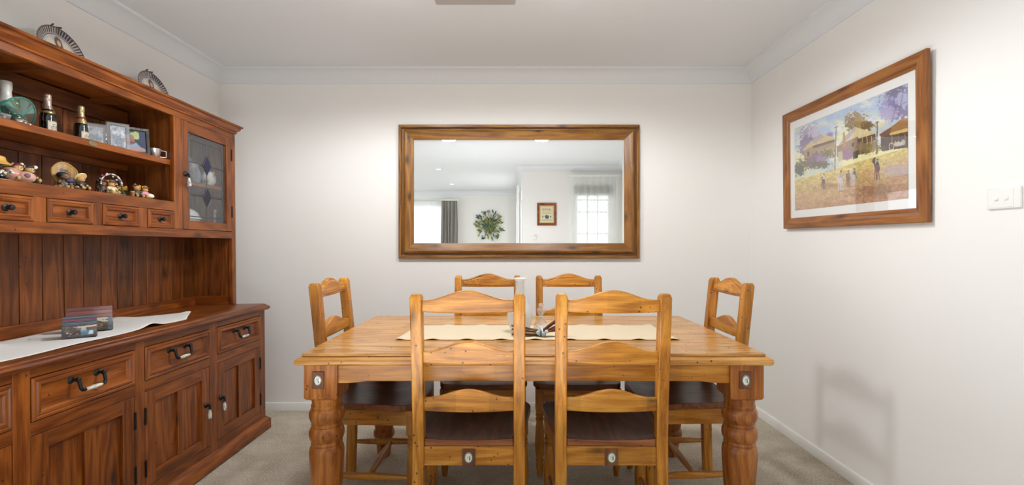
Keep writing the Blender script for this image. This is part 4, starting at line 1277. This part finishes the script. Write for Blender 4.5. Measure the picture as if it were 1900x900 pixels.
# --- bottles
M_BOT = plain('dark_green_glass', rgb(16, 18, 14), .06, spec=.7, coat=.5)
BOTP = [(0, .004), (.024, .0), (.0295, .004), (.030, .012), (.030, .085), (.0285, .098), (.023, .118), (.0165, .138), (.0135, .152), (.0128, .172), (.0145, .175), (.0145, .182), (.0128, .185)]
def champagne(label, x, y, foil, foilname, s, sash):
    r = on('champagne_bottle', label, 'bottle', x, y, S1, .55, 'small sparkling wine bottles on the upper shelf')
    r.scale = (s, s, s)
    b = MB(); b.lathe(BOTP, seg=28); b.build('bottle', M_BOT, r, angle=60)
    fm_ = plain(foilname, foil, .28, .75, bump=.5, bscale=120)
    top = .129 if not sash else .112
    pr = [(p[0] + .0007, p[1]) for p in BOTP if p[1] >= .098]
    if sash: pr = [(.0262, .107)] + [p for p in pr if p[1] > .11]
    else: pr = [(.0206, .127)] + [p for p in pr if p[1] > .13]
    pr += [(.0145, .187), (.0142, .196), (.010, .199), (0, .200)]
    b = MB(); b.lathe(pr, seg=28); o = b.build('foil', fm_, r, angle=60)
    b = MB(); zc = .113 if not sash else .134; rc = .0248 if not sash else .0188
    b.lathe([(rc + .0008, zc - .006), (rc + .001, zc - .004), (rc - .0012, zc + .005), (rc - .002, zc + .006)], seg=28)
    b.build('neck_band', plain('band_gold', rgb(178, 150, 92), .35, .7) if not sash else plain('band_red', rgb(140, 30, 36), .4), r)
    def lab(U, V):
        c = Canvas(U, V); c.C[:] = (222, 216, 200)
        c.poly([(.04, .05), (.96, .05), (.96, .09), (.04, .09)], (176, 160, 118)); c.poly([(.04, .91), (.96, .91), (.96, .95), (.04, .95)], (176, 160, 118))
        for k, y in enumerate((.72, .52, .36, .22)):
            for i in range(9):
                x0 = .18 + .07 * i
                if (i + k) % 4: c.line(x0, y, x0 + .045, y + .02 * ((i + k) % 3 - 1), .05 if k != 1 else .09, (128, 112, 84))
        return c.C
    b = MB(); b.grid(30, 14, lambda u, v: (.0305 * math.cos(-1.35 + 2.4 * u), .0305 * math.sin(-1.35 + 2.4 * u), .022 + (.05 if not sash else .044) * v), lab); b.build('label', M_PRINT, r, recalc=False)
    if not sash:
        b = MB(Tm(.0215, -.004, .118, ry=PI / 2 - .45)); b.lathe([(0, 0), (.009, 0), (.009, .0015), (.006, .003), (0, .003)], seg=20); b.build('seal', plain('band_gold', rgb(178, 150, 92), .35, .7), r)
champagne('dark champagne bottle with silver-pink foil and gold seal, beside the teal glass bowl', .15, -1.107, rgb(206, 186, 172), 'foil_rose', .89, False)
champagne('dark champagne bottle with gold foil and a thin red band, right of its darker twin', .15, -.953, rgb(206, 186, 130), 'foil_gold', .87, True)
r = on('foil_bottle', 'dark bottle with a white foil wrapped neck behind the teal glass bowl', 'bottle', .11, -1.236, S1, 0)
b = MB(); b.lathe(BOTP, seg=28); b.build('bottle', M_BOT, r, angle=60)
b = MB(); b.lathe([(.031, .085), (.0295, .099), (.0235, .12), (.0195, .135), (.0185, .15), (.021, .160), (.021, .182), (.0195, .186), (0, .187)], seg=28); b.build('foil', plain('foil_white', rgb(214, 212, 206), .45, .15, bump=.6, bscale=90), r, angle=60)

# --- teal swirled glass bowl on a silver foot
r = on('glass_bowl', 'teal edged swirled glass bowl on a silver foot on the upper shelf', 'bowl', .20, -1.277, S1, .5)
M_TEAL = clear_glass('teal_clear', (.70, .90, .86), .12, .06, (.3, .6, .55))
M_TEALR = plain('teal_rim', rgb(40, 128, 112), .08, spec=.8, coat=.6)
def petal(u, v, ang, ln, tilt):
    a = (u - .5) * PI * .95
    rad = ln * (.25 + .75 * v)
    x, y = math.cos(a) * rad * .62, math.sin(a) * rad
    z = .030 + .066 * v ** 1.0 * math.cos(a * .9) + .004
    M_ = Euler((0, 0, ang)).to_matrix()
    p = M_ @ Vector((x * .8, y * .85, z + tilt * y))
    return tuple(p)
for k, (ang, ln, tl) in enumerate(((-.35, .074, -.25), (2.6, .066, -.2))):
    b = MB(); b.grid(26, 10, lambda u, v: petal(u, v, ang, ln, tl)); b.build('bowl_wall', M_TEAL, r, recalc=False, angle=180, thick=.002)
    b = MB(); b.tube([petal(u, 1, ang, ln, tl) for u in np.linspace(0, 1, 26)], .0032, 8); b.build('bowl_rim', M_TEALR, r)
    b = MB(); b.tube([petal(.52 + .12 * math.sin(v * 2), v, ang, ln * .99, tl) for v in np.linspace(0, 1, 12)], .0026, 8); b.tube([petal(u, .15, ang, ln, tl) for u in np.linspace(.1, .9, 16)], .0036, 8); b.build('swirl', M_TEALR, r)
b = MB(); b.lathe([(0, 0), (.034, 0), (.036, .004), (.030, .010), (.026, .018), (.030, .026), (.024, .034), (0, .036)], seg=22)
for k in range(9):
    a = 2 * PI * k / 9; b.ball((.031 * math.cos(a), .031 * math.sin(a), .010), (.010, .010, .009), 8, 6)
b.build('foot', M_SILVER, r, angle=60)
r = on('glass_dish', 'small clear glass dish beside the silver foot of the teal bowl', 'dish', .215, -1.355, S1, 0)
b = MB(); b.lathe([(0, 0), (.02, 0), (.024, .006), (.03, .026), (.028, .026), (.021, .007), (0, .004)], seg=20); b.build('dish', clear_glass('dish_glass', (.9, .97, .97), .18, .12, (.8, .88, .9)), r)

# --- three photo frames
M_CRY = clear_glass('crystal', (.93, .96, .97), .16, .06, (.86, .88, .9), .03)
def photo(kind):
    def f(U, V):
        c = Canvas(U, V)
        n = fbm(U * 6, V * 6, 3)
        if kind == 0:
            c.C[:] = (150, 158, 170); c.put(np.clip((n - .45) * 4, 0, 1), (206, 210, 216)); c.ell(.5, .45, .25, .35, (128, 140, 158), .7, rough=.4, nz=.2); c.ell(.5, .68, .14, .16, (206, 196, 190), .8)
        else:
            c.C[:] = (54, 74, 92); c.put((U > .45) * 1.0, (40, 56, 50)); c.ell(.62, .78, .2, .2, (196, 206, 140), .9, rough=.5, nz=.2); c.put((U > .78) * 1.0, (40, 54, 92))
            c.ell(.45, .2, .42, .28, (150, 176, 214), 1, rough=.2, nz=.2); c.ell(.72, .12, .3, .14, (196, 158, 156), .9, rough=.2, nz=.2)
            c.ell(.42, .52, .22, .26, (168, 118, 104), 1); c.ell(.40, .70, .22, .11, (150, 128, 118), 1); c.ell(.50, .42, .16, .06, (120, 72, 66), .9)
        return c.C + ((n - .5) * 26)[..., None]
    return f
def standing_frame(name, label, x, y, w, h, rz, lean, rim, mat, kind, group=None):
    r = on(name, label, 'photo frame', x, y, S1, rz, group)
    T = Tm(0, 0, .001, ry=-lean)
    ff = lambda a, c, hh: tuple(T @ Vector((hh, a, c)))
    b = MB(); b.frame(-w / 2, w / 2, 0, h, [(0, 0), (0, .010), (.003, .013), (rim - .003, .012), (rim, .008), (rim, 0)], ff); b.build('frame', mat, r, angle=25)
    b = MB(); b.grid(44, 40, lambda u, v: ff(-w / 2 + rim + (w - 2 * rim) * u, rim + (h - 2 * rim) * v, .006), photo(kind)); b.build('photograph', M_PRINT, r, recalc=False, smooth=False)
    b = MB(); b.add([ff(-w / 2 + rim, rim, .0085), ff(w / 2 - rim, rim, .0085), ff(w / 2 - rim, h - rim, .0085), ff(-w / 2 + rim, h - rim, .0085)], [(0, 1, 2, 3)]); b.build('frame_glass', clear_glass('frame_glass', (1, 1, 1), .05), r, smooth=False)
    b = MB(); b.box(-.002, .002, -w * .18, w * .18, .0, h * .8, M=T @ Tm(-.004, 0, 0)); b.box(-.0015, .0015, -.02, .02, 0, h * .72, M=Tm(-.055, 0, .0, ry=.34)); b.build('easel_back', M_BLACK, r)
    return r
r = on('photo_block', 'empty clear acrylic photo block, leftmost of the three frames on the upper shelf', 'photo frame', .150, -.885, S1, -.75)
b = MB(); b.box(-.012, .012, -.045, .045, .0, .115, M=Tm(ry=-.1)); b.build('block', M_CRY, r, bevel=.004)
b = MB(); b.grid(20, 20, lambda u, v: tuple(Tm(ry=-.1) @ Vector((.0, -.032 + .064 * u, .016 + .084 * v))), photo(0)); b.build('photograph', M_PRINT, r, recalc=False, smooth=False)
standing_frame('framed_photograph', 'clear crystal photo frame with a pale picture, in the middle of the three frames', .208, -.822, .088, .132, -.70, .16, .016, M_CRY, 0)
standing_frame('framed_photograph', 'dark patterned photo frame with a close-up portrait, beside the steel cup', .187, -.716, .15, .142, -.70, .2, .017, plain('dark_ornate', rgb(70, 66, 58), .4, .4, bump=.9, bscale=45, vary=.6), 1)
# --- steel cup
r = on('steel_cup', 'small polished steel cup with a square wire handle at the right of the upper shelf', 'cup', .225, -.618, S1, 0)
b = MB(); b.lathe([(0, .001), (.021, 0), (.023, .002), (.030, .047), (.031, .049), (.0295, .049), (.022, .004), (0, .003)], seg=32); b.build('cup', M_CHROME, r, angle=50)
b = MB(); b.tube([(.02, .020, .043), (.032, .036, .043), (.034, .038, .041), (.034, .038, .012), (.032, .036, .010), (.018, .016, .010)], .0018, 8); b.build('cup_handle', M_CHROME, r)

# --- resin bear ornaments on the lower shelf
def bear(b, x, y, z, s, fur, cloth, rz=0.0, hat=None, sit=True, ribbon=None):
    """a seated teddy: body, belly, head, muzzle, ears, arms, legs, feet"""
    old = b.M
    b.M = old @ Tm(x, y, z, rz=rz, s=s)
    b.c = cloth
    b.ball((0, 0, .34), (.24, .26, .32)); b.ball((.06, 0, .26), (.22, .25, .24))
    for sg in (-1, 1):
        b.c = cloth; b.tube([(.02, sg * .22, .50), (.12, sg * .30, .36), (.26, sg * .22, .30)], [.10, .09, .075], 10)
        b.c = fur; b.ball((.29, sg * .20, .30), .085, 10, 8)
        b.c = cloth; b.tube([(.06, sg * .15, .12), (.26, sg * .20, .10), (.42, sg * .22, .10)], [.13, .115, .10], 10)
        b.c = fur; b.ball((.47, sg * .22, .13), (.075, .10, .13), 10, 8)
        b.ball((-.02, sg * .21, .96), (.06, .095, .095), 10, 8)
        b.c = (30, 24, 22); b.ball((.225, sg * .085, .80), .024, 8, 6)
        b.c = fur
    b.ball((.02, 0, .76), (.235, .25, .225), 14, 10)
    b.c = tuple(min(255, int(q * 1.15)) for q in fur); b.ball((.20, 0, .70), (.11, .12, .095), 10, 8)
    b.c = (40, 28, 24); b.ball((.30, 0, .735), (.03, .045, .03), 8, 6)
    if ribbon: b.c = ribbon; b.ball((.16, 0, .54), (.06, .12, .05), 8, 6)
    if hat:
        b.c = hat; b.lathe([(0, .90), (.34, .90), (.36, .915), (.33, .93), (.20, .95), (.18, 1.06), (.12, 1.10), (0, 1.11)], seg=20)
    b.M = old; b.c = None
FUR, FUR2, FUR3 = (178, 140, 92), (150, 112, 74), (206, 176, 128)
def base(r, w, d, col=(176, 160, 126), h=.006):
    b = MB(); b.c = col; b.lathe([(0, 0), (.5, 0), (.52, h / 2), (.5, h), (0, h)], seg=28, sx=d, sy=w); b.build('base', M_PAINT, r, angle=50)
XS = .235
# straw hat bear at the edge of the picture
r = on('bear_ornament', 'resin bear ornament in a wide yellow straw hat, at the left picture edge', 'ornament', XS + .012, -1.396, S2, -.3, 'resin bear ornaments on the lower shelf')
base(r, .075, .06)
b = MB(); bear(b, -.005, 0, .006, .066, (92, 72, 62), (70, 74, 70), 0, None); b.build('bear', M_PAINT, r, angle=60)
b = MB(); b.c = (202, 160, 74); b.lathe([(0, .060), (.037, .058), (.038, .062), (.030, .067), (.026, .072), (.022, .086), (.012, .090), (0, .0905)], (-.003, 0, 0), 24); b.build('hat', M_PAINT, r, angle=50)
b = MB(); rr = random.Random(3)
for k in range(16): b.c = rr.choice([(230, 226, 214), (86, 96, 70), (214, 208, 190)]); b.ball((.022 + rr.uniform(-.004, .006), rr.uniform(-.02, .03), .012 + rr.uniform(0, .03)), .005, 6, 5)
b.build('flowers', M_PAINT, r)
# pair on a pink striped sofa
r = on('bear_ornament', 'resin pair of bears tucked in a pink striped armchair, left on the lower shelf', 'ornament', XS, -1.306, S2, -.35, 'resin bear ornaments on the lower shelf')
base(r, .115, .07, (196, 180, 150), .005)
b = MB()
def sofa(U, V):
    c = Canvas(U, V); c.C[:] = (214, 160, 140); c.put((np.mod(V * 12, 1) < .4) * .8, (176, 112, 98)); return c.C
b.grid(24, 24, lambda u, v: (-.004 + .030 * math.cos((u - .25) * 2 * PI) * (.55 + .45 * math.sin(v * PI)), -.024 + .030 * math.sin((u - .25) * 2 * PI) * (.45 + .55 * math.sin(v * PI) ** .5), .005 + .052 * v), sofa); b.build('sofa', M_PAINT, r, recalc=False)
b = MB(); b.c = (206, 160, 146); b.ball((.010, .012, .026), (.026, .030, .022), 14, 10); b.c = (120, 84, 88); b.ball((.032, .008, .030), (.006, .010, .009)); b.build('blanket', M_PAINT, r)
b = MB(); bear(b, -.004, -.004, .012, .062, (196, 168, 116), (214, 180, 160), .1); b.c = (120, 40, 60); b.ball((-.004, -.004, .070), (.015, .016, .007)); b.c = (226, 222, 214); b.ball((.0, .006, .074), .006); b.build('bear', M_PAINT, r, angle=60)
b = MB(); bear(b, -.004, .030, .010, .060, (186, 156, 104), (86, 80, 66), .3); b.c = (44, 40, 42); b.ball((-.004, .030, .068), (.016, .017, .008)); b.c = (226, 222, 214); b.ball((.004, .044, .068), .007); b.build('bear', M_PAINT, r, angle=60)
# wicker chair with two bears
r = on('bear_ornament', 'resin bears before a tall fan-backed wicker chair, middle of the lower shelf', 'ornament', XS - .015, -1.098, S2, -.5, 'resin bear ornaments on the lower shelf')
b = MB()
def fan(U, V):
    c = Canvas(U, V); c.C[:] = (190, 150, 84)
    c.put((np.mod(U * 16, 1) < .3) * .6, (120, 84, 40)); c.put((np.mod(V * 12, 1) < .25) * .5, (140, 100, 52))
    c.ell(.40, .72, .10, .07, (60, 52, 62), .9); c.ell(.58, .70, .10, .06, (64, 54, 60), .9); c.ell(.5, .36, .24, .16, (226, 222, 224), .9)
    return c.C
def fanp(u, v):
    a = (u - .5) * 2
    wv = .016 + .026 * math.sin(min(1, v * 1.05) * PI * .62) ** 1.2
    zt = .115 * v * (1 - .28 * a * a * v)
    return (-.018 - .022 * v + .012 * a * a, a * wv, .004 + zt)
b.grid(36, 30, fanp, fan); b.build('wicker_chair', M_PAINT, r, recalc=False, angle=180, thick=.006)
b = MB(); b.c = (172, 132, 70); b.tube([fanp(u, 1) for u in np.linspace(0, 1, 18)], .005, 8); b.tube([fanp(0, v) for v in np.linspace(0, 1, 10)], .004, 8); b.tube([fanp(1, v) for v in np.linspace(0, 1, 10)], .004, 8); b.build('chair_rim', M_PAINT, r)
base(r, .12, .075, (150, 132, 104), .006)
b = MB(); bear(b, .0, -.008, .006, .066, (134, 98, 70), (120, 106, 92), -.1); b.c = (36, 34, 44); b.ball((-.004, -.014, .064), (.018, .020, .012)); b.c = (60, 66, 110); b.ball((.014, .004, .040), (.008, .016, .010)); b.build('bear', M_PAINT, r, angle=60)
b = MB(); bear(b, .010, .040, .006, .060, (196, 150, 92), (44, 46, 54), .35); b.build('bear', M_PAINT, r, angle=60)
b = MB(); b.c = (232, 210, 150); b.lathe([(0, -.001), (.021, -.002), (.022, .001), (.014, .005), (.011, .010), (0, .012)], seg=20, M=Tm(.010, .040, .060, .2, -.75, 0)); b.build('hat', M_PAINT, r)
b = MB()
for k in range(12): b.c = [(196, 160, 110), (150, 128, 96), (206, 186, 140), (92, 98, 66)][k % 4]; b.ball((.030 + .006 * math.sin(k * 2.1), -.045 + .0085 * k, .009 + .003 * (k % 3)), (.008, .008, .006), 8, 6)
b.build('stones', M_PAINT, r)
# wedding arbour
r = on('bear_ornament', 'resin bears under a dark beaded arbour on the lower shelf', 'ornament', XS, -.911, S2, -.45, 'resin bear ornaments on the lower shelf')
base(r, .115, .08, (150, 146, 124), .006)
M_ARB = plain('arbour_bronze', rgb(64, 52, 44), .35, .5)
b = MB()
for x in (-.022, .022):
    for s in (-1, 1):
        b.tube([(x, s * .042, .005), (x, s * .038, .050), (x, s * .028, .078), (x * .5, s * .010, .092)], .0022, 6)
    b.tube([(x, -.038, .05), (x, -.024, .082), (x, 0, .092), (x, .024, .082), (x, .038, .05)], .0026, 6)
for s in (-1, 1):
    for k in range(4): b.tube([(-.022, s * .040, .012 + .012 * k), (.022, s * .040, .024 + .012 * k)], .0014, 5)
b.build('arbour', M_ARB, r)
b = MB()
for k in range(22):
    t = k / 21 * PI; b.c = [(230, 226, 222), (196, 150, 160), (120, 110, 104), (230, 226, 222)][k % 4]
    b.ball((.024, -.040 * math.cos(t), .048 + .046 * math.sin(t)), .0036, 7, 5)
    if k % 3 == 0: b.c = (206, 70, 120) if k == 6 else (222, 216, 210); b.ball((-.01 + .003 * (k % 5), -.034 * math.cos(t), .054 + .044 * math.sin(t)), .0042, 7, 5)
b.build('beads', M_PAINT, r)
b = MB(); bear(b, .0, .010, .006, .060, (204, 160, 92), (226, 216, 184), .2, (106, 84, 66), ribbon=(206, 140, 150)); b.build('bear', M_PAINT, r, angle=60)
b = MB(); bear(b, -.006, -.022, .006, .060, (150, 104, 66), (84, 74, 70), -.2, (40, 36, 40)); b.build('bear', M_PAINT, r, angle=60)
# little yellow bear behind
r = on('bear_ornament', 'little yellow and green bear ornament standing farther back between two bear groups', 'ornament', .175, -.752, S2, -.3, 'resin bear ornaments on the lower shelf')
b = MB(); bear(b, 0, 0, 0, .062, (176, 134, 56), (74, 78, 48), .1); b.c = (186, 146, 60); b.ball((.0, -.03, .045), (.016, .018, .016)); b.c = (60, 74, 46); b.ball((.01, -.025, .024), (.018, .02, .018)); b.build('bear', M_PAINT, r, angle=60)
base(r, .07, .05, (90, 96, 66), .004)
# rightmost group
r = on('bear_ornament', 'resin bear couple with a basket on an oval base, rightmost on the lower shelf', 'ornament', XS, -.735, S2, -.3, 'resin bear ornaments on the lower shelf')
r.location = dloc(.245, -.742, S2)
base(r, .115, .06, (166, 150, 116), .005)
b = MB(); bear(b, -.002, -.012, .005, .060, (200, 150, 82), (66, 72, 80), -.1); b.c = (60, 54, 50); b.ball((-.004, -.016, .064), (.012, .014, .006)); b.c = (222, 214, 206); b.ball((-.004, -.02, .068), .004); b.build('bear', M_PAINT, r, angle=60)
b = MB(); bear(b, .0, .024, .005, .056, (196, 148, 84), (222, 150, 176), .2, (150, 120, 84), ribbon=(226, 160, 190)); b.c = (228, 224, 206); b.ball((.022, .034, .016), (.014, .018, .012)); b.build('bear', M_PAINT, r, angle=60)
b = MB(); b.c = (150, 112, 70); b.lathe([(.008, 0), (.010, .016), (.011, .022), (.009, .022), (.007, .004)], (.014, -.044, .005), 14)
for k in range(5): b.c = (196, 150, 120); b.ball((.014 + .005 * math.cos(k * 1.3), -.044 + .005 * math.sin(k * 1.3), .029), .0045, 7, 5)
b.build('basket', M_PAINT, r)
# dark greenery standing between
r = on('artificial_greenery', 'small dark green artificial sprig behind the wicker chair on the lower shelf', 'foliage', .13, -.99, S2, 0)
rr = random.Random(21)
b = MB(); b.lathe([(0, 0), (.020, 0), (.023, .02), (.021, .022), (0, .022)], seg=16); b.build('pot', plain('dark_pot', rgb(40, 34, 28), .6), r)
b = MB()
for k in range(46):
    a, q, z = rr.uniform(0, 6.28), rr.uniform(.005, .038), rr.uniform(.02, .075)
    b.c = rr.choice([(34, 52, 32), (46, 66, 38), (28, 42, 28)])
    M_ = Tm(q * math.cos(a), q * math.sin(a), z, rr.uniform(-.8, .8), rr.uniform(-.8, .8), a, .026)
    b.add([(0, 0, 0), (.4, .2, .05), (1, 0, -.05), (.4, -.2, .05)], [(0, 1, 2), (0, 2, 3)], M_)
o = b.build('leaves', M_PAINT, r, recalc=False); o['kind'] = 'stuff'

# --- inside the glazed cupboard
CS, CB = 1.5225, 1.2255
def flor(U, V, seed=1, basec=(222, 216, 200)):
    c = Canvas(U, V); c.C[:] = basec
    n = fbm(U * 16, V * 10, seed)
    c.put((n > .6) * .7, (168, 120, 120)); c.put((fbm(U * 13, V * 9, seed + 7) > .62) * .7, (110, 130, 110)); c.put((fbm(U * 13, V * 9, seed + 17) > .66) * .7, (110, 110, 150))
    return c.C
r = on('floral_jar', 'rounded cream floral jar on the shelf behind the leaded glass door', 'jar', .185, -.112, CS, PI / 2)
b = MB(); lathe_grid(b, [(0, 0), (.026, 0), (.030, .006), (.040, .03), (.043, .048), (.038, .068), (.030, .080), (.034, .090), (.033, .092), (.028, .080), (0, .076)], (0, 0, 0), 'z', 28, lambda U, V: flor(U, V, 3)); b.build('jar', M_CERAMIC, r, recalc=False, angle=60)
b = MB(); b.tube([(0, .036, .075), (0, .056, .066), (0, .056, .036), (0, .040, .026)], .0035, 8); b.build('jar_handle', plain('cream_glaze', rgb(220, 214, 198), .2, coat=.3), r)
r = on('blue_jug', 'pale blue and white jug left of the floral jar behind the glass door', 'jug', .16, -.222, CS, 0)
b = MB(); lathe_grid(b, [(0, 0), (.030, 0), (.034, .005), (.044, .04), (.042, .070), (.030, .100), (.028, .115), (.034, .128), (.031, .128), (.026, .115), (0, .11)], (0, 0, 0), 'z', 28, lambda U, V: flor(U, V, 13, (176, 186, 204))); b.build('jug', M_CERAMIC, r, recalc=False, angle=60)
r = on('standing_plate', 'blue and white painted plate standing behind the jugs in the glass cupboard', 'plate', .085, -.165, CS, 0)
T = Tm(0, 0, .0, ry=-.12) @ Tm(0, 0, .098)
def scene_plate(U, V):
    A = U * 2 * PI; X, Y = V * np.cos(A), V * np.sin(A)
    c = Canvas(X, Y); c.C[:] = (190, 200, 210); n = fbm(X * 4 + 5, Y * 4 + 5, 8)
    c.put(np.clip((n - .5) * 5, 0, .9), (120, 146, 180)); c.ell(0, -.2, .4, .4, (140, 150, 140), .8, rough=.4, nz=.3); c.ell(.1, .0, .2, .3, (206, 180, 150), .7, rough=.4, nz=.3)
    c.put((V > .78) * .95, (206, 206, 204)); c.put(((V > .80) & (np.mod(A * 20 / PI, 1) < .4)) * .8, (120, 124, 132)); return c.C
b = MB(); b.grid(90, 20, lambda u, v: tuple(T @ Vector((.002 + (.010 * ((v - .66) / .34) if v > .66 else 0), .097 * v * math.cos(u * 2 * PI), .097 * v * math.sin(u * 2 * PI)))), scene_plate); b.build('plate', M_CERAMIC, r, recalc=False, angle=180, thick=.003)
r = on('blue_figurine', 'small blue and cream figurine on the shelf near the door edge behind the glass', 'figurine', .19, -.375, CS, 0)
b = MB(); b.c = (150, 170, 196); b.lathe([(0, 0), (.028, 0), (.030, .01), (.022, .04), (.014, .062), (.010, .066), (0, .068)], seg=18); b.c = (206, 180, 150); b.ball((0, 0, .078), .013); b.c = (120, 100, 70); b.ball((-.003, 0, .083), .013)
b.c = (196, 190, 170); b.tube([(0, .012, .055), (.018, .018, .042), (.022, .0, .036), (.018, -.018, .042), (0, -.012, .055)], .005, 8); b.build('figure', M_PAINT, r, angle=60)
r = on('soup_tureen', 'white domed ceramic tureen at the bottom of the glass cupboard', 'tureen', .150, -.320, CB, 0)
M_WG = plain('white_glaze', rgb(224, 222, 218), .2, coat=.3)
b = MB(); b.lathe([(0, 0), (.05, 0), (.052, .008), (.046, .014), (.075, .035), (.096, .066), (.100, .084), (.108, .088), (.108, .092), (.095, .092), (0, .09)], seg=40); b.build('bowl', M_WG, r, angle=40)
b = MB(); b.lathe([(.104, .0925), (.104, .096), (.098, .100), (.090, .122), (.066, .144), (.030, .156), (.010, .159), (.008, .164), (.014, .170), (.012, .176), (0, .178)], seg=40); b.build('lid', M_WG, r, angle=40)
r = on('crystal_figurine', 'slim clear crystal ornament at the right in the bottom of the glass cupboard', 'ornament', .235, -.135, CB, 0)
b = MB(); b.lathe([(0, 0), (.022, 0), (.022, .005), (.008, .012), (.005, .05), (.006, .09), (.014, .10), (.008, .112), (.006, .13), (.012, .142), (.009, .154), (0, .16)], seg=10); b.build('figure', M_CRY, r, angle=20)

# ================================================================== ON THE SIDEBOARD
M_CLOTH = plain('white_waffle', rgb(232, 230, 226), .9, bump=.5, bscale=500, spec=.15)
def swcloth(u, v):
    # pointed runner: u along the sideboard from the point (0) to beyond the frame (1)
    yy = -.415 - u * 1.45
    k = min(1, (-.415 - yy) / .29)
    half = .002 + .178 * k
    x = .272 + (2 * v - 1) * half + .012 * math.sin(3.1 * yy + 1)
    y = yy
    def bump(y0, w, e, h):
        return h * math.exp(-((yy - y0) / w) ** 2) * math.exp(-((v - e) / .3) ** 2)
    z = ZW + .002 + bump(-.70, .05, 0, .012) + bump(-.93, .05, 1, .014) + bump(-1.39, .06, .12, .026) + .0012 * (1 + math.sin(17 * yy + 5 * v)) + bump(-.45, .03, .5, .004)
    return (x, y, z - ZW)
r = thing('sideboard_runner', 'white woven runner with a pointed end laid along the sideboard', 'table runner', dloc(0, 0, ZW), DROT)
b = MB(); b.grid(170, 24, swcloth); b.build('cloth', M_CLOTH, r, recalc=False, angle=180, thick=.0016)
def pile(label, x, y, rz, w, d, h, hb, art, sidecol, slabs, seed):
    r = on('disc_set', label, 'box', x, y, ZW + .0075, rz, 'shrink-wrapped disc sets on the sideboard')
    b = MB(); b.c = sidecol; b.box(-d, 0, -w / 2, w / 2, 0, hb); b.build('case', painted('gloss_card', .25, .4), r, bevel=.0012)
    b = MB(); b.grid(60, 34, lambda u, v: (.0005, -w / 2 + .001 + (w - .002) * u, .001 + (hb - .002) * v), art); b.build('cover', painted('gloss_print', .22, .4), r, recalc=False, smooth=False)
    rr = random.Random(seed); z = hb + .0004; t = (h - hb) / len(slabs)
    for c in slabs:
        b = MB(); b.c = c; dx = rr.uniform(-.0015, .001); b.box(-d + dx, dx, -w / 2 + .0015, w / 2 - .0015, z, z + t - .0006); b.build('disc_case', painted('gloss_card', .25, .4), r, bevel=.0008); z += t
    return r
def art1(U, V):
    c = Canvas(U, V); n = fbm(U * 9, V * 7, 4); n2 = fbm(U * 22, V * 16, 9)
    c.C[:] = (72, 62, 66); c.put(np.clip((n - .45) * 5, 0, 1), (128, 102, 88)); c.put((n2 > .6) * .6, (44, 36, 40))
    c.poly([(.30, .86), (1, .96), (1, .84), (.6, .78)], (206, 176, 140))
    c.ell(.62, .62, .10, .2, (150, 178, 190), .95, rough=.3, nz=.1); c.ell(.66, .36, .16, .24, (92, 128, 144), .9, rough=.3, nz=.1); c.poly([(.74, .2), (.78, .52), (.88, .50), (.90, .2)], (176, 206, 224))
    c.ell(.42, .34, .12, .14, (58, 46, 48), .9); c.ell(.43, .30, .05, .06, (150, 136, 124)); c.ell(.15, .42, .04, .06, (206, 196, 176)); c.ell(.24, .34, .04, .05, (196, 180, 150))
    c.poly([(0, 0), (1, 0), (1, .1), (0, .14)], (60, 62, 72)); c.poly([(0, 0), (.08, 0), (.08, 1), (0, 1)], (74, 74, 82))
    return c.C
def art2(U, V):
    c = Canvas(U, V); n = fbm(U * 12, V * 9, 14)
    c.C[:] = (52, 48, 44); c.put((n > .55) * .6, (84, 74, 60))
    c.put((V > .62) * (fbm(U * 10, V * 10, 3) > .45) * .9, (206, 196, 170)); c.poly([(.30, .62), (.52, .92), (.78, .66), (.78, .56), (.30, .54)], (60, 52, 56))
    for cx, cy, rx, ry in ((.50, .42, .07, .11), (.60, .46, .06, .1), (.70, .40, .08, .12), (.42, .36, .05, .08)):
        d = np.hypot((U - cx) / rx, (V - cy) / ry); c.put(((d > .65) & (d < 1.0)) * .95, (196, 160, 96))
    c.ell(.66, .48, .05, .07, (176, 80, 60), .8); c.ell(.6, .2, .25, .08, (96, 104, 72), .7, rough=.5, nz=.08)
    c.poly([(0, 0), (.10, 0), (.10, 1), (0, 1)], (74, 44, 44)); c.poly([(.90, 0), (1, 0), (1, 1), (.90, 1)], (92, 96, 108))
    return c.C
pile('smaller shrink-wrapped disc set with a photograph of a blue figure, in front on the runner', .362, -1.205, -.88, .104, .070, .082, .049, art1, (58, 60, 70), [(70, 84, 96), (84, 96, 108), (62, 70, 84), (150, 60, 84), (64, 62, 76), (92, 96, 110)], 2)
pile('taller shrink-wrapped disc set with a dusky pink top band, behind on the runner', .275, -1.060, -.84, .150, .050, .102, .056, art2, (66, 62, 66), [(128, 84, 78), (146, 98, 90), (120, 76, 72)], 3)
